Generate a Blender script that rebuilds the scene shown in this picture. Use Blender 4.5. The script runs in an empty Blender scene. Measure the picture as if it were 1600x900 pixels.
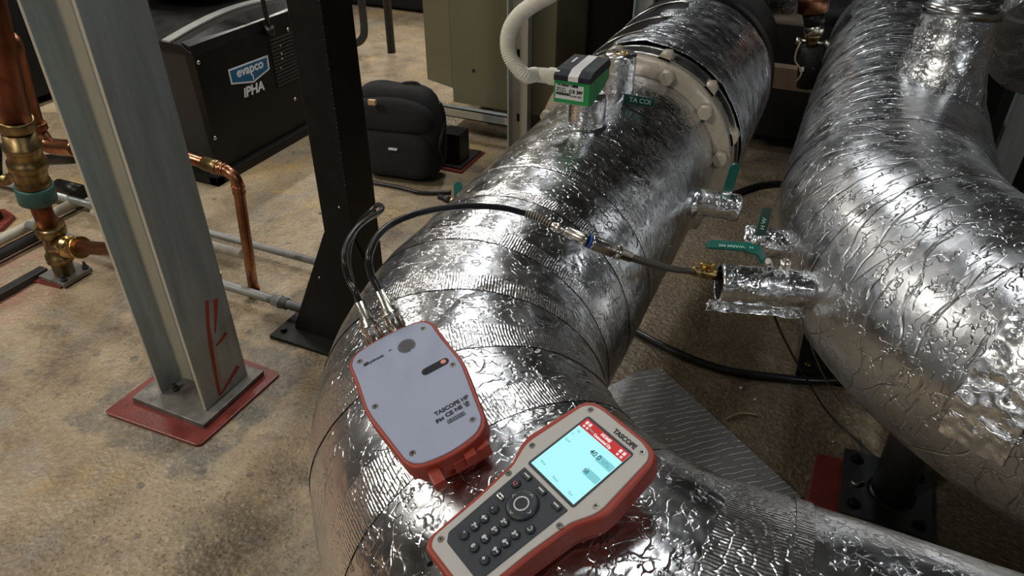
import bpy, bmesh, math, random
from mathutils import Vector, Matrix, noise
random.seed(7)
PI = math.pi
SC = bpy.context.scene
COL = SC.collection

# ---------------------------------------------------------------- camera
CAM_H = 1.55
PITCH, YAW, FPX = math.radians(34.4), math.radians(24.3), 1150.0
cd = bpy.data.cameras.new('camera'); cam = bpy.data.objects.new('camera', cd); COL.objects.link(cam)
cam.location = (0, 0, CAM_H); cam.rotation_euler = (PI/2 - PITCH, 0, YAW)
cd.sensor_width = 36; cd.lens = FPX/1600*36; cd.clip_start = .02; cd.clip_end = 60
SC.camera = cam

# ---------------------------------------------------------------- world, lights, exposure
w = bpy.data.worlds.new('world'); SC.world = w; w.use_nodes = True
w.node_tree.nodes['Background'].inputs[0].default_value = (.9, .93, 1, 1)
w.node_tree.nodes['Background'].inputs[1].default_value = .05
SC.view_settings.view_transform = 'Standard'; SC.view_settings.look = 'None'
SC.view_settings.gamma = 1; SC.view_settings.use_curve_mapping = False
SC.view_settings.exposure = -0.15
LAMP_W = 62.0
CEIL = 3.7
#            x,    y,   power factor, colour
LAMPS = [(-1.55, 3.5, .75, (.97, .98, 1)), (-1.60, 6.1, 1.3, (1, .96, .90)),
         (-4.10, 0.2, 1.5, (1, .95, .88)), (-4.10, 3.2, .65, (1, .94, .85)),
         (-4.10, 6.3, 1.3, (1, .94, .85)), (3.20, 6.3, 1.0, (.93, .97, 1)),
         (-.60, 1.2, .13, (.92, .96, 1)), (-1.7, -2.0, 1.2, (1, .94, .84)), (2.6, -.7, .55, (.95, .98, 1))]  # last lamp is an unseen fill added to brighten the lower right

# ---------------------------------------------------------------- picture to place
_F = Vector((-math.sin(YAW)*math.cos(PITCH), math.cos(YAW)*math.cos(PITCH), -math.sin(PITCH)))
_R = Vector((math.cos(YAW), math.sin(YAW), 0)); _U = _R.cross(_F); _C = Vector((0, 0, CAM_H))
def ray(x, y): return _F + _R*((x-800)/FPX) - _U*((y-450)/FPX)
def onz(x, y, z=0.0): d = ray(x, y); return _C + d*((z-CAM_H)/d.z)
def ony(x, y, v): d = ray(x, y); return _C + d*(v/d.y)
def onx(x, y, v): d = ray(x, y); return _C + d*(v/d.x)

# ---------------------------------------------------------------- node materials
MATS = {}
class N:
    def __init__(s, name):
        s.m = bpy.data.materials.new(name); s.m.use_nodes = True
        s.t = s.m.node_tree; s.b = s.t.nodes['Principled BSDF']; s.L = s.t.links
    def n(s, typ, **k):
        o = s.t.nodes.new(typ)
        for a, v in k.items(): setattr(o, a, v)
        return o
    def put(s, sock, v):
        if hasattr(v, 'is_output') or isinstance(v, bpy.types.NodeSocket): s.L.new(v, sock)
        else: sock.default_value = v
    def coord(s, kind='Object', scale=(1, 1, 1), rot=(0, 0, 0)):
        c = s.n('ShaderNodeTexCoord'); m = s.n('ShaderNodeMapping')
        m.inputs['Scale'].default_value = scale; m.inputs['Rotation'].default_value = rot
        if kind == 'World':
            g = s.n('ShaderNodeNewGeometry'); s.L.new(g.outputs['Position'], m.inputs[0])
        else: s.L.new(c.outputs[kind], m.inputs[0])
        return m.outputs[0]
    def noise(s, vec, scale=5, detail=3, rough=.55, dist=0, col=False):
        o = s.n('ShaderNodeTexNoise'); s.L.new(vec, o.inputs['Vector'])
        o.inputs['Scale'].default_value = scale; o.inputs['Detail'].default_value = detail
        o.inputs['Roughness'].default_value = rough; o.inputs['Distortion'].default_value = dist
        return o.outputs['Color' if col else 'Fac']
    def vor(s, vec, scale=5, feature='F1', out='Distance', rnd=1):
        o = s.n('ShaderNodeTexVoronoi', feature=feature); s.L.new(vec, o.inputs['Vector'])
        o.inputs['Scale'].default_value = scale; o.inputs['Randomness'].default_value = rnd
        return o.outputs[out]
    def math(s, op, a, b=0.0, c=0.0, clamp=False):
        o = s.n('ShaderNodeMath', operation=op, use_clamp=clamp)
        s.put(o.inputs[0], a); s.put(o.inputs[1], b)
        if op in ('MULTIPLY_ADD', 'SMOOTH_MIN'): s.put(o.inputs[2], c)
        return o.outputs[0]
    def ramp(s, fac, stops, interp='LINEAR'):
        o = s.n('ShaderNodeValToRGB'); o.color_ramp.interpolation = interp
        e = o.color_ramp.elements
        while len(e) < len(stops): e.new(.5)
        for q, (p, c) in zip(e, stops):
            q.position = p; q.color = c if len(c) == 4 else (*c, 1)
        s.L.new(fac, o.inputs[0]); return o.outputs[0]
    def rng(s, v, a, b, c=0.0, d=1.0):
        o = s.n('ShaderNodeMapRange'); s.put(o.inputs[0], v)
        for i, q in enumerate((a, b, c, d)): s.put(o.inputs[i+1], q)
        return o.outputs[0]
    def mix(s, fac, a, b, typ='MIX'):
        o = s.n('ShaderNodeMix', data_type='RGBA', blend_type=typ)
        s.put(o.inputs[0], fac)
        for k, v in ((6, a), (7, b)):
            if isinstance(v, tuple): v = v if len(v) == 4 else (*v, 1)
            s.put(o.inputs[k], v)
        return o.outputs[2]
    def vadd(s, a, b, sc=1.0):
        m = s.n('ShaderNodeVectorMath', operation='MULTIPLY_ADD')
        s.put(m.inputs[0], b); m.inputs[1].default_value = (sc, sc, sc); s.put(m.inputs[2], a)
        return m.outputs[0]
    def sep(s, v):
        o = s.n('ShaderNodeSeparateXYZ'); s.L.new(v, o.inputs[0]); return o.outputs
    def comb(s, x, y, z=0.0):
        o = s.n('ShaderNodeCombineXYZ'); s.put(o.inputs[0], x); s.put(o.inputs[1], y); s.put(o.inputs[2], z)
        return o.outputs[0]
    def bump(s, h, strength=1.0, dist=.001, prev=None):
        o = s.n('ShaderNodeBump'); s.put(o.inputs['Height'], h)
        o.inputs['Strength'].default_value = strength; o.inputs['Distance'].default_value = dist
        if prev is not None: s.L.new(prev, o.inputs['Normal'])
        return o.outputs[0]
    def set(s, **k):
        for a, v in k.items():
            nm = {'color': 'Base Color', 'metal': 'Metallic', 'rough': 'Roughness', 'normal': 'Normal',
                  'spec': 'Specular IOR Level', 'coat': 'Coat Weight', 'emit': 'Emission Color',
                  'es': 'Emission Strength', 'coat_rough': 'Coat Roughness'}[a]
            if isinstance(v, tuple) and len(v) == 3: v = (*v, 1)
            s.put(s.b.inputs[nm], v)
        return s.m

def simple(name, col, rough=.5, metal=0.0, var=.12, nscale=30, bump=.0003, **k):
    if name in MATS: return MATS[name]
    n = N(name); v = n.coord('Object')
    f = n.noise(v, nscale, 4)
    c = n.mix(f, tuple(x*(1-var) for x in col), tuple(min(1, x*(1+var)) for x in col))
    r = n.rng(f, .3, .7, max(.02, rough*.85), min(1, rough*1.15))
    n.set(color=c, rough=r, metal=metal, normal=n.bump(n.noise(v, nscale*6, 2), .6, bump), **k)
    MATS[name] = n.m; return n.m

def foil(name, base=.76, rough=.24, lf=1.0, lines=1.0, bands=0.0, wrap=1.0, fs=1.0, facet=1.0, aniso=11.0, grid=0.0):
    """creased foil facing; UV in metres: u round the pipe, v along it"""
    n = N(name); uv = n.coord('UV'); ob = n.coord('Object'); s = n.sep(uv)
    wob = n.noise(ob, 14, 3, col=True); wob2 = n.noise(ob, 60, 2, col=True)
    nrm = n.bump(n.noise(ob, 13*fs, 2, .45), .22*lf, .012/fs)          # soft dents
    # sparse flat facets
    f1 = n.vor(n.vadd(ob, wob, .08), 50*fs, 'SMOOTH_F1')
    m0 = n.rng(n.noise(ob, 6, 2), .46, .60)
    nrm = n.bump(n.math('MULTIPLY', f1, m0), .22*facet, .005/fs, nrm)
    # thin crease lines, three families
    p = n.vadd(ob, wob, .06)
    e1 = n.rng(n.vor(p, 26*fs, 'DISTANCE_TO_EDGE'), 0, .034)
    m1 = n.math('MULTIPLY', n.rng(n.noise(ob, 9, 3), .42, .52), n.rng(n.noise(ob, 44, 2), .50, .57))
    nrm = n.bump(n.math('MULTIPLY', n.math('SUBTRACT', e1, 1.0), m1), .55*lines, .0008/fs, nrm)
    p2 = n.vadd(n.vadd(ob, wob, .09), wob2, .012)
    e2 = n.rng(n.vor(p2, 62*fs, 'DISTANCE_TO_EDGE'), 0, .065)
    m2 = n.math('MULTIPLY', n.rng(n.noise(n.vadd(ob, wob, .3), 11, 3), .42, .52), n.rng(n.noise(ob, 80, 2), .50, .57))
    nrm = n.bump(n.math('MULTIPLY', n.math('SUBTRACT', e2, 1.0), m2), .50*lines, .00065/fs, nrm)
    # wrinkles running round the pipe
    wl = n.vadd(n.comb(n.math('MULTIPLY', s[0], aniso), n.math('MULTIPLY', s[1], 62.0)), wob, 5.0)
    e3 = n.rng(n.vor(wl, 1.0, 'DISTANCE_TO_EDGE'), 0, .06)
    m3 = n.rng(n.noise(ob, 34, 3, .5), .44, .53)
    nrm = n.bump(n.math('MULTIPLY', n.math('SUBTRACT', e3, 1.0), m3), .55*wrap, .0008, nrm)
    wu = n.vadd(n.comb(n.math('MULTIPLY', s[0], 14.0), n.math('MULTIPLY', s[1], 120.0)), wob, 2.2)
    nrm = n.bump(n.noise(wu, 1.0, 2, .5), .09*wrap, .0014, nrm)
    nrm = n.bump(n.noise(ob, 190, 2, .5), .25, .0004, nrm)
    for q, (bf, sl, am, sc_) in enumerate(((1.0, .8, 2.2, 2.6), (.62, 3.1, 3.0, 1.7), (1.7, -1.3, 3.5, 3.4)) if bands else ()):
        vv = n.math('ADD', n.math('MULTIPLY', s[1], bands*bf), n.math('MULTIPLY', s[0], sl))
        vv = n.math('ADD', vv, n.math('MULTIPLY', n.noise(ob, sc_, 3), am))
        rd = n.rng(n.math('ABSOLUTE', n.math('SUBTRACT', n.math('FRACT', vv), .5)), 0, .0025*bands*bf)
        m4 = n.rng(n.noise(n.comb(n.math('MULTIPLY', s[0], 6.0), n.math('MULTIPLY', s[1], 30.0), q*3.3), 1.0, 2), .42, .50)
        nrm = n.bump(n.math('MULTIPLY', n.math('SUBTRACT', rd, 1.0), m4), 1.0, .0014, nrm)
    if grid:
        gx = n.math('ABSOLUTE', n.math('SUBTRACT', n.math('FRACT', n.math('MULTIPLY', s[0], grid)), .5))
        gy = n.math('ABSOLUTE', n.math('SUBTRACT', n.math('FRACT', n.math('MULTIPLY', s[1], grid)), .5))
        gl = n.rng(n.math('MINIMUM', gx, gy), 0, .09)
        nrm = n.bump(n.math('SUBTRACT', gl, 1.0), .5, .0007, nrm)
    c = n.mix(n.noise(ob, 5, 3), (base*.86, base*.88, base*.90), (base*.97, base*.985, base*1.01))
    r_ = n.rng(n.noise(ob, 22, 4), .35, .65, rough*.8, rough*1.3)
    n.set(color=c, metal=1.0, rough=r_, normal=nrm)
    return n.m

def tape_mat(name, freq=1600.0, base=.78):
    n = N(name); uv = n.coord('UV'); ob = n.coord('Object'); s = n.sep(uv)
    wob = n.noise(ob, 30, 3)
    u = n.math('ADD', n.math('MULTIPLY', s[0], freq), n.math('MULTIPLY', wob, 9.0))
    h = n.math('SINE', u)
    nrm = n.bump(n.noise(ob, 18, 3), .25, .010)
    nrm = n.bump(h, .5, .00024, nrm)
    nrm = n.bump(n.rng(n.vor(n.vadd(ob, n.noise(ob, 30, 2, col=True), .03), 70, 'DISTANCE_TO_EDGE'), 0, .12), .35, .0007, nrm)
    n.set(color=(base, base, base), metal=1.0, rough=.22, normal=nrm)
    return n.m

M = {}
M['foil'] = foil('silver_foil', .72, .22, lines=1.25, facet=1.3)
M['foil_fine'] = foil('silver_foil_wrinkled', .56, .30, lf=.5, lines=.22, bands=13.0, wrap=2.0, facet=.5, aniso=7.0)
M['foil_crumple'] = foil('silver_foil_crumpled', .90, .22, lf=2.2, lines=2.2, wrap=.5, fs=2.2, facet=4.0)
M['foil_patch'] = foil('silver_foil_creased_patch', .84, .22, lf=1.4, lines=2.0, wrap=.6, fs=1.8, facet=1.6)
M['foil_back'] = foil('silver_foil_ribbed_wrap', .76, .26, lf=.3, lines=.5, bands=24.0, wrap=.8, facet=.2, grid=50.0)
M['tape'] = tape_mat('ribbed_foil_tape')

def concrete():
    n = N('stained_concrete'); v = n.coord('World')
    wob = n.noise(v, 3, 3, col=True)
    big = n.noise(v, 1.1, 5, .6); mid = n.noise(n.vadd(v, wob, .25), 3.6, 9, .72); fine = n.noise(v, 60, 4, .7)
    c = n.ramp(mid, [(.30, (.15, .10, .055)), (.45, (.30, .22, .13)), (.58, (.41, .32, .20)), (.74, (.56, .46, .33))])
    c = n.mix(n.rng(big, .35, .65, .0, .55), c, (.25, .185, .11))
    # yellow rust bloom
    yb = n.rng(n.noise(n.vadd(v, wob, .1), 2.7, 4, .6), .54, .68)
    c = n.mix(n.math('MULTIPLY', yb, .5), c, (.46, .30, .09))
    # grey cement smears
    gs = n.rng(n.noise(n.coord('World', (1, 1, 1), (0, 0, .5)), 3.6, 6, .7, .8), .52, .62)
    c = n.mix(n.math('MULTIPLY', gs, .5), c, (.23, .215, .18))
    # dark grime patches; extra darkening toward the pipes paints in overhead shade
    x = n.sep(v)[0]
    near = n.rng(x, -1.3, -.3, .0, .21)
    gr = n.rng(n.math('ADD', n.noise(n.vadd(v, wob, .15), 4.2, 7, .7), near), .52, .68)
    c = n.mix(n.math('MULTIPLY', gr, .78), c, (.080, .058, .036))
    # round drip stains
    vd = n.vadd(v, n.noise(v, 12, 2, col=True), .03)
    o = n.n('ShaderNodeTexVoronoi', feature='F1'); n.L.new(vd, o.inputs['Vector']); o.inputs['Scale'].default_value = 16
    rs = n.sep(o.outputs['Color'])[0]
    thr = n.math('MULTIPLY', n.math('SUBTRACT', rs, .55), .55)
    sp = n.math('LESS_THAN', o.outputs['Distance'], thr)
    sp = n.math('MULTIPLY', sp, n.rng(n.noise(v, 2.0, 2), .38, .46))
    c = n.mix(n.math('MULTIPLY', sp, .7), c, (.11, .095, .07))
    o2 = n.n('ShaderNodeTexVoronoi', feature='F1'); n.L.new(vd, o2.inputs['Vector']); o2.inputs['Scale'].default_value = 55
    sp2 = n.math('LESS_THAN', o2.outputs['Distance'], n.math('MULTIPLY', n.math('SUBTRACT', n.sep(o2.outputs['Color'])[0], .72), .9))
    sp2 = n.math('MULTIPLY', sp2, n.rng(n.noise(v, 3.0, 3), .47, .58))
    c = n.mix(n.math('MULTIPLY', sp2, .7), c, (.10, .08, .06))
    bx = n.math('ABSOLUTE', n.math('ADD', n.sep(v)[0], 1.58)); by = n.math('ABSOLUTE', n.math('ADD', n.sep(v)[1], -1.14))
    dm = n.math('ADD', n.math('MAXIMUM', bx, by), n.math('MULTIPLY', n.noise(v, 9, 5, .7), .22))
    ce = n.math('MULTIPLY', n.rng(dm, .385, .355), n.rng(n.noise(v, 14, 5, .7), .40, .52, .35, 1))
    c = n.mix(n.math('MULTIPLY', ce, .75), c, (.13, .12, .10))
    pits = n.math('MULTIPLY', n.rng(n.vor(n.vadd(v, n.noise(v, 40, 2, col=True), .03), 75, 'F1'), .20, .10), n.rng(n.noise(v, 2.2, 4), .46, .58))
    c = n.mix(n.math('MULTIPLY', pits, .7), c, (.09, .07, .05))
    # red primer wash beside the risers
    sx = n.sep(v)
    rd = n.math('MULTIPLY', n.rng(sx[0], -2.35, -2.6, 0, 1), n.rng(sx[1], 1.75, 1.4, 0, 1))
    rd = n.math('MULTIPLY', rd, n.rng(n.noise(n.vadd(v, wob, .1), 6, 5, .7), .42, .56))
    c = n.mix(n.math('MULTIPLY', rd, .75), c, (.33, .13, .095))
    c = n.mix(n.math('MULTIPLY', n.rng(fine, .45, .75), .25), c, (.65, .58, .47), 'MIX')
    r = n.rng(mid, .3, .7, .56, .30)
    b = n.bump(mid, .35, .012)
    pit = n.rng(n.vor(n.vadd(v, n.noise(v, 40, 2, col=True), .03), 75, 'F1'), .12, .30)
    pm = n.rng(n.noise(v, 2.2, 4), .42, .56)
    b = n.bump(n.vor(vd, 90, 'SMOOTH_F1'), .8, .006, b)
    b = n.bump(n.math('MULTIPLY', n.math('SUBTRACT', pit, 1.0), pm), .8, .0022, b)
    b = n.bump(fine, .5, .003, b)
    b = n.bump(n.math('MULTIPLY', n.math('ADD', sp, sp2), -1.0), .4, .001, b)
    return n.set(color=c, rough=r, spec=.45, normal=b)
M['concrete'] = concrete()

def galv():
    n = N('galvanized_steel'); v = n.coord('World'); st = n.coord('World', (1, 1, .10))
    a = n.noise(st, 28, 4, .6); b = n.noise(v, 11, 4, .6)
    c = n.ramp(a, [(.25, (.30, .345, .355)), (.5, (.41, .455, .46)), (.75, (.52, .56, .555))])
    c = n.mix(n.rng(b, .5, .72, 0, .45), c, (.42, .41, .37))
    sp = n.rng(n.vor(v, 26, 'F1'), .05, .02)
    c = n.mix(n.math('MULTIPLY', sp, n.rng(n.noise(v, 5, 2), .5, .6)), c, (.75, .75, .72))
    z = n.sep(v)[2]
    ru = n.math('MULTIPLY', n.rng(z, .36, .02, 0, 1), n.rng(n.noise(n.coord('World', (1, 1, .35)), 17, 5, .7), .54, .66))
    c = n.mix(n.math('MULTIPLY', ru, .7), c, (.34, .22, .10))
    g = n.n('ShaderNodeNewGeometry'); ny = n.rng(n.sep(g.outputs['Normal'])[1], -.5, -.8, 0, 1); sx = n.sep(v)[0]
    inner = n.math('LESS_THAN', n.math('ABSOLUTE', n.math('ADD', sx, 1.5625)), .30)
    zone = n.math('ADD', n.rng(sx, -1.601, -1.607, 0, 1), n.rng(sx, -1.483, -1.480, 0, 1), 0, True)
    refl_and_wear = n.math('MULTIPLY', n.math('MULTIPLY', n.math('MULTIPLY', ny, inner), zone), n.rng(b, .25, .5, .55, .95))  # beige floor reflection painted on the web; flange tips weathered zinc
    c = n.mix(refl_and_wear, c, (.50, .45, .34))
    met = n.math('SUBTRACT', .50, n.math('MULTIPLY', refl_and_wear, .5))
    return n.set(color=c, rough=n.rng(a, .3, .7, .50, .36), metal=met, normal=n.bump(n.noise(v, 90, 3), .3, .002, n.bump(b, .2, .004)))
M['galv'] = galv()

def patina(name, c1, c2, c3, rough=.32, sc=12, metal=1.0):
    n = N(name); v = n.coord('World', (1, 1, .35)); f = n.noise(v, sc, 5, .65, .5)
    c = n.ramp(f, [(.3, c1), (.5, c2), (.7, c3)])
    return n.set(color=c, metal=metal, rough=n.rng(f, .3, .7, rough*1.4, rough*.8), normal=n.bump(n.noise(n.coord('World'), 150, 2), .3, .0006))
M['plate'] = patina('dirty_steel_plate', (.10, .085, .06), (.17, .16, .14), (.26, .25, .23), .45, 18, .4)
M['copper'] = patina('aged_copper', (.16, .065, .035), (.33, .14, .075), (.50, .25, .14), .30)
M['copper_dark'] = patina('dark_copper', (.10, .035, .02), (.21, .075, .04), (.31, .13, .07), .38, 9)
M['brass'] = patina('aged_brass', (.12, .08, .035), (.25, .175, .08), (.40, .29, .14), .34, 20)
M['brass_bright'] = patina('bright_brass', (.32, .21, .07), (.52, .36, .14), (.70, .50, .22), .25, 20)
M['black_paint'] = simple('black_paint', (.007, .007, .006), .42, 0, .3, 20, spec=.3)
M['black_gloss'] = simple('black_gloss_shell', (.006, .006, .006), .34, 0, .2, 12, spec=.3)
M['black_cloth'] = simple('black_cloth', (.006, .006, .007), .85, 0, .3, 300, .0008)
M['black_plate'] = simple('lightened_black_plate', (.040, .042, .045), .36, 0, .5, 30, .0008, spec=.6)  # black paint lightened to make up for light blocked at the support
M['rubber'] = simple('black_rubber', (.013, .013, .014), .33, 0, .2, 40, spec=.5)
M['dark_metal'] = simple('dark_metal', (.05, .05, .05), .45, .6, .3, 20)
M['machine'] = simple('dark_machine_paint', (.010, .010, .010), .6, 0, .4, 8, spec=.2)
M['cab_side'] = simple('charcoal_side_panel', (.022, .021, .019), .5, 0, .15, 12)
M['cream'] = simple('cream_vapour_barrier', (.45, .39, .30), .28, 0, .25, 18, .001)
M['steel'] = simple('bright_steel', (.62, .62, .60), .25, 1, .12, 30)
M['nickel'] = patina('nickel_fitting', (.48, .45, .39), (.64, .61, .54), (.78, .75, .68), .24, 60)
M['stainless'] = simple('stainless_band', (.55, .55, .54), .2, 1, .1, 20)
M['red_pad'] = simple('red_grout_paint', (.17, .028, .02), .38, 0, .5, 22, .002)
M['red_mark'] = simple('red_marker_paint', (.40, .055, .02), .6, 0, .3, 60, .0003)
M['khaki'] = simple('khaki_paint', (.165, .15, .085), .5, 0, .06, 4, .0002)
M['green_vinyl'] = simple('green_vinyl_grip', (.004, .115, .085), .35, 0, .12, 60, .0003)
M['green_dark'] = simple('dark_green_vinyl_grip', (.006, .045, .032), .4, 0, .15, 60, .0003)
M['green_plastic'] = simple('green_plastic', (.005, .25, .055), .42, 0, .05, 60, .0002)
M['lid'] = simple('charcoal_plastic', (.012, .014, .018), .6, 0, .1, 60, .0002, spec=.3)
M['white_plastic'] = simple('white_plastic', (.72, .71, .68), .45, 0, .04, 60, .0002)
M['ivory'] = simple('ivory_conduit_plastic', (.70, .66, .56), .45, 0, .06, 20, .0002)
M['label'] = simple('white_label', (.62, .62, .60), .5, 0, .03, 60, .0001)
M['ink'] = simple('black_ink', (.015, .015, .02), .5, 0, .05, 60, .0001)
M['white_ink'] = simple('white_ink', (.66, .67, .68), .5, 0, .03, 60, .0001)
M['grey_ink'] = simple('pale_engraving', (.30, .50, .44), .5, 0, .05, 60, .0001)
M['red_rubber'] = simple('red_rubber_bumper', (.30, .040, .022), .48, 0, .10, 40, .0004)
M['shell_blue'] = simple('pale_blue_grey_shell', (.33, .365, .475), .42, 0, .02, 20, .0001)
M['shell_grey'] = simple('warm_grey_shell', (.47, .45, .42), .48, 0, .03, 60, .0002)
M['keypad'] = simple('charcoal_keypad', (.030, .035, .042), .5, 0, .06, 60, .0002)
M['key'] = simple('dark_key', (.022, .026, .032), .45, 0, .06, 60, .0002)
M['blue_ring'] = simple('blue_ring', (.02, .06, .25), .4, 0, .1, 60, .0002)
M['badge_blue'] = simple('blue_badge', (.008, .095, .21), .4, 0, .04, 60, .0001)
M['grey_pipe'] = simple('grey_conduit', (.27, .27, .25), .5, .4, .25, 25, .0006)
M['pvc'] = simple('stained_light_pipe', (.42, .38, .30), .5, 0, .25, 25, .0006)
M['green_tape'] = simple('dark_green_tape', (.03, .09, .08), .5, 0, .2, 40)
M['wall'] = simple('painted_block_wall', (.17, .17, .172), .8, 0, .1, 5, .001)
M['ceiling'] = simple('grey_ceiling_deck', (.11, .112, .118), .8, 0, .2, 3, .001)
M['wood'] = simple('dirty_wood', (.16, .11, .07), .7, 0, .3, 20, .001)
M['tan'] = simple('tan_wire', (.35, .28, .18), .5, 0, .1, 60, .0001)
M['red_led'] = simple('red_led_ring', (.75, .22, .20), .4, 0, .04, 60, .0001)
M['patch'] = simple('orange_patch_label', (.50, .30, .16), .5, 0, .2, 60, .0001)

def emis(name, col, s, base=(.02, .02, .02)):
    n = N(name); return n.set(color=base, emit=col, es=s, rough=.25)
M['lamp'] = emis('lamp_diffuser', (1, .97, .9), 9.0)
M['lcd'] = emis('lcd_backlit', (.42, .93, .97), 1.12)
M['lcd_red'] = emis('lcd_red_bar', (.75, .03, .03), .75)
M['lcd_dim'] = emis('lcd_pale_field', (.22, .66, .72), 1.0)
M['lcd_white'] = emis('lcd_white_text', (1, .85, .85), .9)
M['lcd_ink'] = emis('lcd_dark_text', (.02, .12, .16), .8)
M['lcd_grey'] = emis('lcd_grey_text', (.14, .48, .55), .9)

def ribbed_foil():
    n = N('ridged_foil_facing'); v = n.coord('World'); s = n.sep(v)
    D = onz(1072, 599) - onz(976, 617); a = math.atan2(D.y, D.x)
    wob = n.noise(v, 9, 3)
    t = n.math('ADD', n.math('MULTIPLY', s[0], -math.sin(a)), n.math('MULTIPLY', s[1], math.cos(a)))
    ph = n.math('ADD', n.math('MULTIPLY', t, 50.0), n.math('MULTIPLY', wob, 1.6))
    rd = n.math('ABSOLUTE', n.math('SUBTRACT', n.math('FRACT', ph), .5))
    h = n.rng(rd, 0.05, .15, 1, 0)
    brk = n.rng(n.noise(v, 26, 2), .38, .46)
    h = n.math('MULTIPLY', h, brk)
    b = n.bump(h, 1.0, .005); b = n.bump(n.noise(v, 45, 3), .4, .004, b)
    b = n.bump(n.rng(n.vor(v, 60, 'DISTANCE_TO_EDGE'), 0, .1), .3, .0006, b)
    c = n.mix(h, (.30, .30, .30), (.95, .95, .93))  # ridge crests whitened: their highlights are put into the colour
    return n.set(color=c, metal=.35, rough=.40, normal=b)
M['ribbed'] = ribbed_foil()

def braid():
    n = N('braided_hose'); uv = n.coord('UV'); s = n.sep(uv)
    h = n.math('SINE', n.math('MULTIPLY', s[1], 1600.0))
    f = n.rng(h, -1, 1)
    c = n.mix(f, (.02, .018, .015), (.26, .23, .18))
    return n.set(color=c, rough=.4, metal=.5, normal=n.bump(h, .7, .001))
M['braid'] = braid()

# ---------------------------------------------------------------- mesh helpers
def bm_new(): return bmesh.new()
def box(bm, lo, hi, M4=None, bev=0.0, seg=2):
    lo = Vector(lo); hi = Vector(hi); t = bmesh.new()
    r = bmesh.ops.create_cube(t, size=1.0)
    for v in t.verts: v.co = Vector(((lo[i]+hi[i])/2 + v.co[i]*(hi[i]-lo[i]) for i in range(3)))
    if bev: bmesh.ops.bevel(t, geom=list(t.edges), offset=bev, segments=seg, affect='EDGES', profile=.6)
    merge(bm, t, M4)
def merge(bm, t, M4=None):
    uvs = t.loops.layers.uv.active; uvd = bm.loops.layers.uv.active
    if uvs and not uvd: uvd = bm.loops.layers.uv.new('UVMap')
    mp = {}
    for v in t.verts: mp[v] = bm.verts.new(M4 @ v.co if M4 else v.co)
    for f in t.faces:
        try: g = bm.faces.new([mp[v] for v in f.verts])
        except ValueError: continue
        g.smooth = f.smooth
        if uvs:
            for a, b in zip(f.loops, g.loops): b[uvd].uv = a[uvs].uv
    t.free()
def frames(pts):
    n = len(pts); T = []
    for i in range(n):
        a = pts[max(i-1, 0)]; b = pts[min(i+1, n-1)]; T.append((b-a).normalized())
    u = T[0].orthogonal().normalized() if abs(T[0].z) > .95 else T[0].cross(Vector((0, 0, 1))).normalized()
    out = []
    for i in range(n):
        u = (u - T[i]*u.dot(T[i])).normalized(); out.append((T[i], u, T[i].cross(u)))
    return out
def sweep(bm, pts, rad, n=20, caps=True, smooth=True, disp=None, a0=0.0, a1=2*PI, squash=None):
    """tube through pts; rad number or list; disp(P, u, v)->extra radius; UV in metres"""
    pts = [Vector(p) for p in pts]; fr = frames(pts)
    if not isinstance(rad, (list, tuple)): rad = [rad]*len(pts)
    uvl = bm.loops.layers.uv.active or bm.loops.layers.uv.new('UVMap')
    closed = abs((a1-a0) - 2*PI) < 1e-6; m = n if closed else n+1
    rings = []; L = 0.0; Ls = []
    for i, (p, (t, u, v)) in enumerate(zip(pts, fr)):
        if i: L += (p-pts[i-1]).length
        Ls.append(L); ring = []
        for k in range(m):
            a = a0 + (a1-a0)*k/n; d = u*math.cos(a)+v*math.sin(a); r = rad[i]
            if disp: r += disp(p+d*r, a, L)
            q = p+d*r
            ring.append(bm.verts.new(q))
        rings.append(ring)
    R0 = sum(rad)/len(rad)
    for i in range(len(pts)-1):
        for k in range(n):
            k2 = (k+1) % m
            f = bm.faces.new((rings[i][k], rings[i][k2], rings[i+1][k2], rings[i+1][k])); f.smooth = smooth
            us = ((a0+(a1-a0)*k/n)*R0, (a0+(a1-a0)*(k+1)/n)*R0)
            for lp, (uu, vv) in zip(f.loops, ((us[0], Ls[i]), (us[1], Ls[i]), (us[1], Ls[i+1]), (us[0], Ls[i+1]))): lp[uvl].uv = (uu, vv)
    if caps and closed:
        for ring, rev in ((rings[0], True), (rings[-1], False)):
            try: bm.faces.new(ring[::-1] if rev else ring)
            except ValueError: pass
    return rings
def cyl(bm, a, b, r, r2=None, n=24, caps=True, smooth=True):
    sweep(bm, [a, b], [r, r if r2 is None else r2], n, caps, smooth)
def prof(bm, a, b, steps, n=28):
    """lathe: steps = [(t, r)] from a to b"""
    a = Vector(a); b = Vector(b); L = (b-a).length; pts = []; rr = []; last = None
    for t, r in steps:
        if last is not None and abs(t-last) < 1e-6: t = last + 1e-5
        pts.append(a+(b-a)*t); rr.append(r); last = t
    fr = frames([a, b])[0]; uvl = bm.loops.layers.uv.active or bm.loops.layers.uv.new('UVMap'); rings = []
    for p, r in zip(pts, rr):
        rings.append([bm.verts.new(p+(fr[1]*math.cos(2*PI*k/n)+fr[2]*math.sin(2*PI*k/n))*r) for k in range(n)])
    for i in range(len(rings)-1):
        sm = abs((pts[i+1]-pts[i]).length) > 1e-4
        for k in range(n):
            f = bm.faces.new((rings[i][k], rings[i][(k+1) % n], rings[i+1][(k+1) % n], rings[i+1][k])); f.smooth = sm
            for lp, (kk, ii) in zip(f.loops, ((k, i), (k+1, i), (k+1, i+1), (k, i+1))): lp[uvl].uv = (2*PI*kk/n*.03, (pts[ii]-a).length)
    bm.faces.new(rings[0][::-1]); bm.faces.new(rings[-1])
def hexa(bm, c, ax, r, h, n=6):
    c = Vector(c); ax = Vector(ax).normalized(); prof(bm, c, c+ax*h, [(0, r), (.8, r), (1, r*.86)], n)
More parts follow.
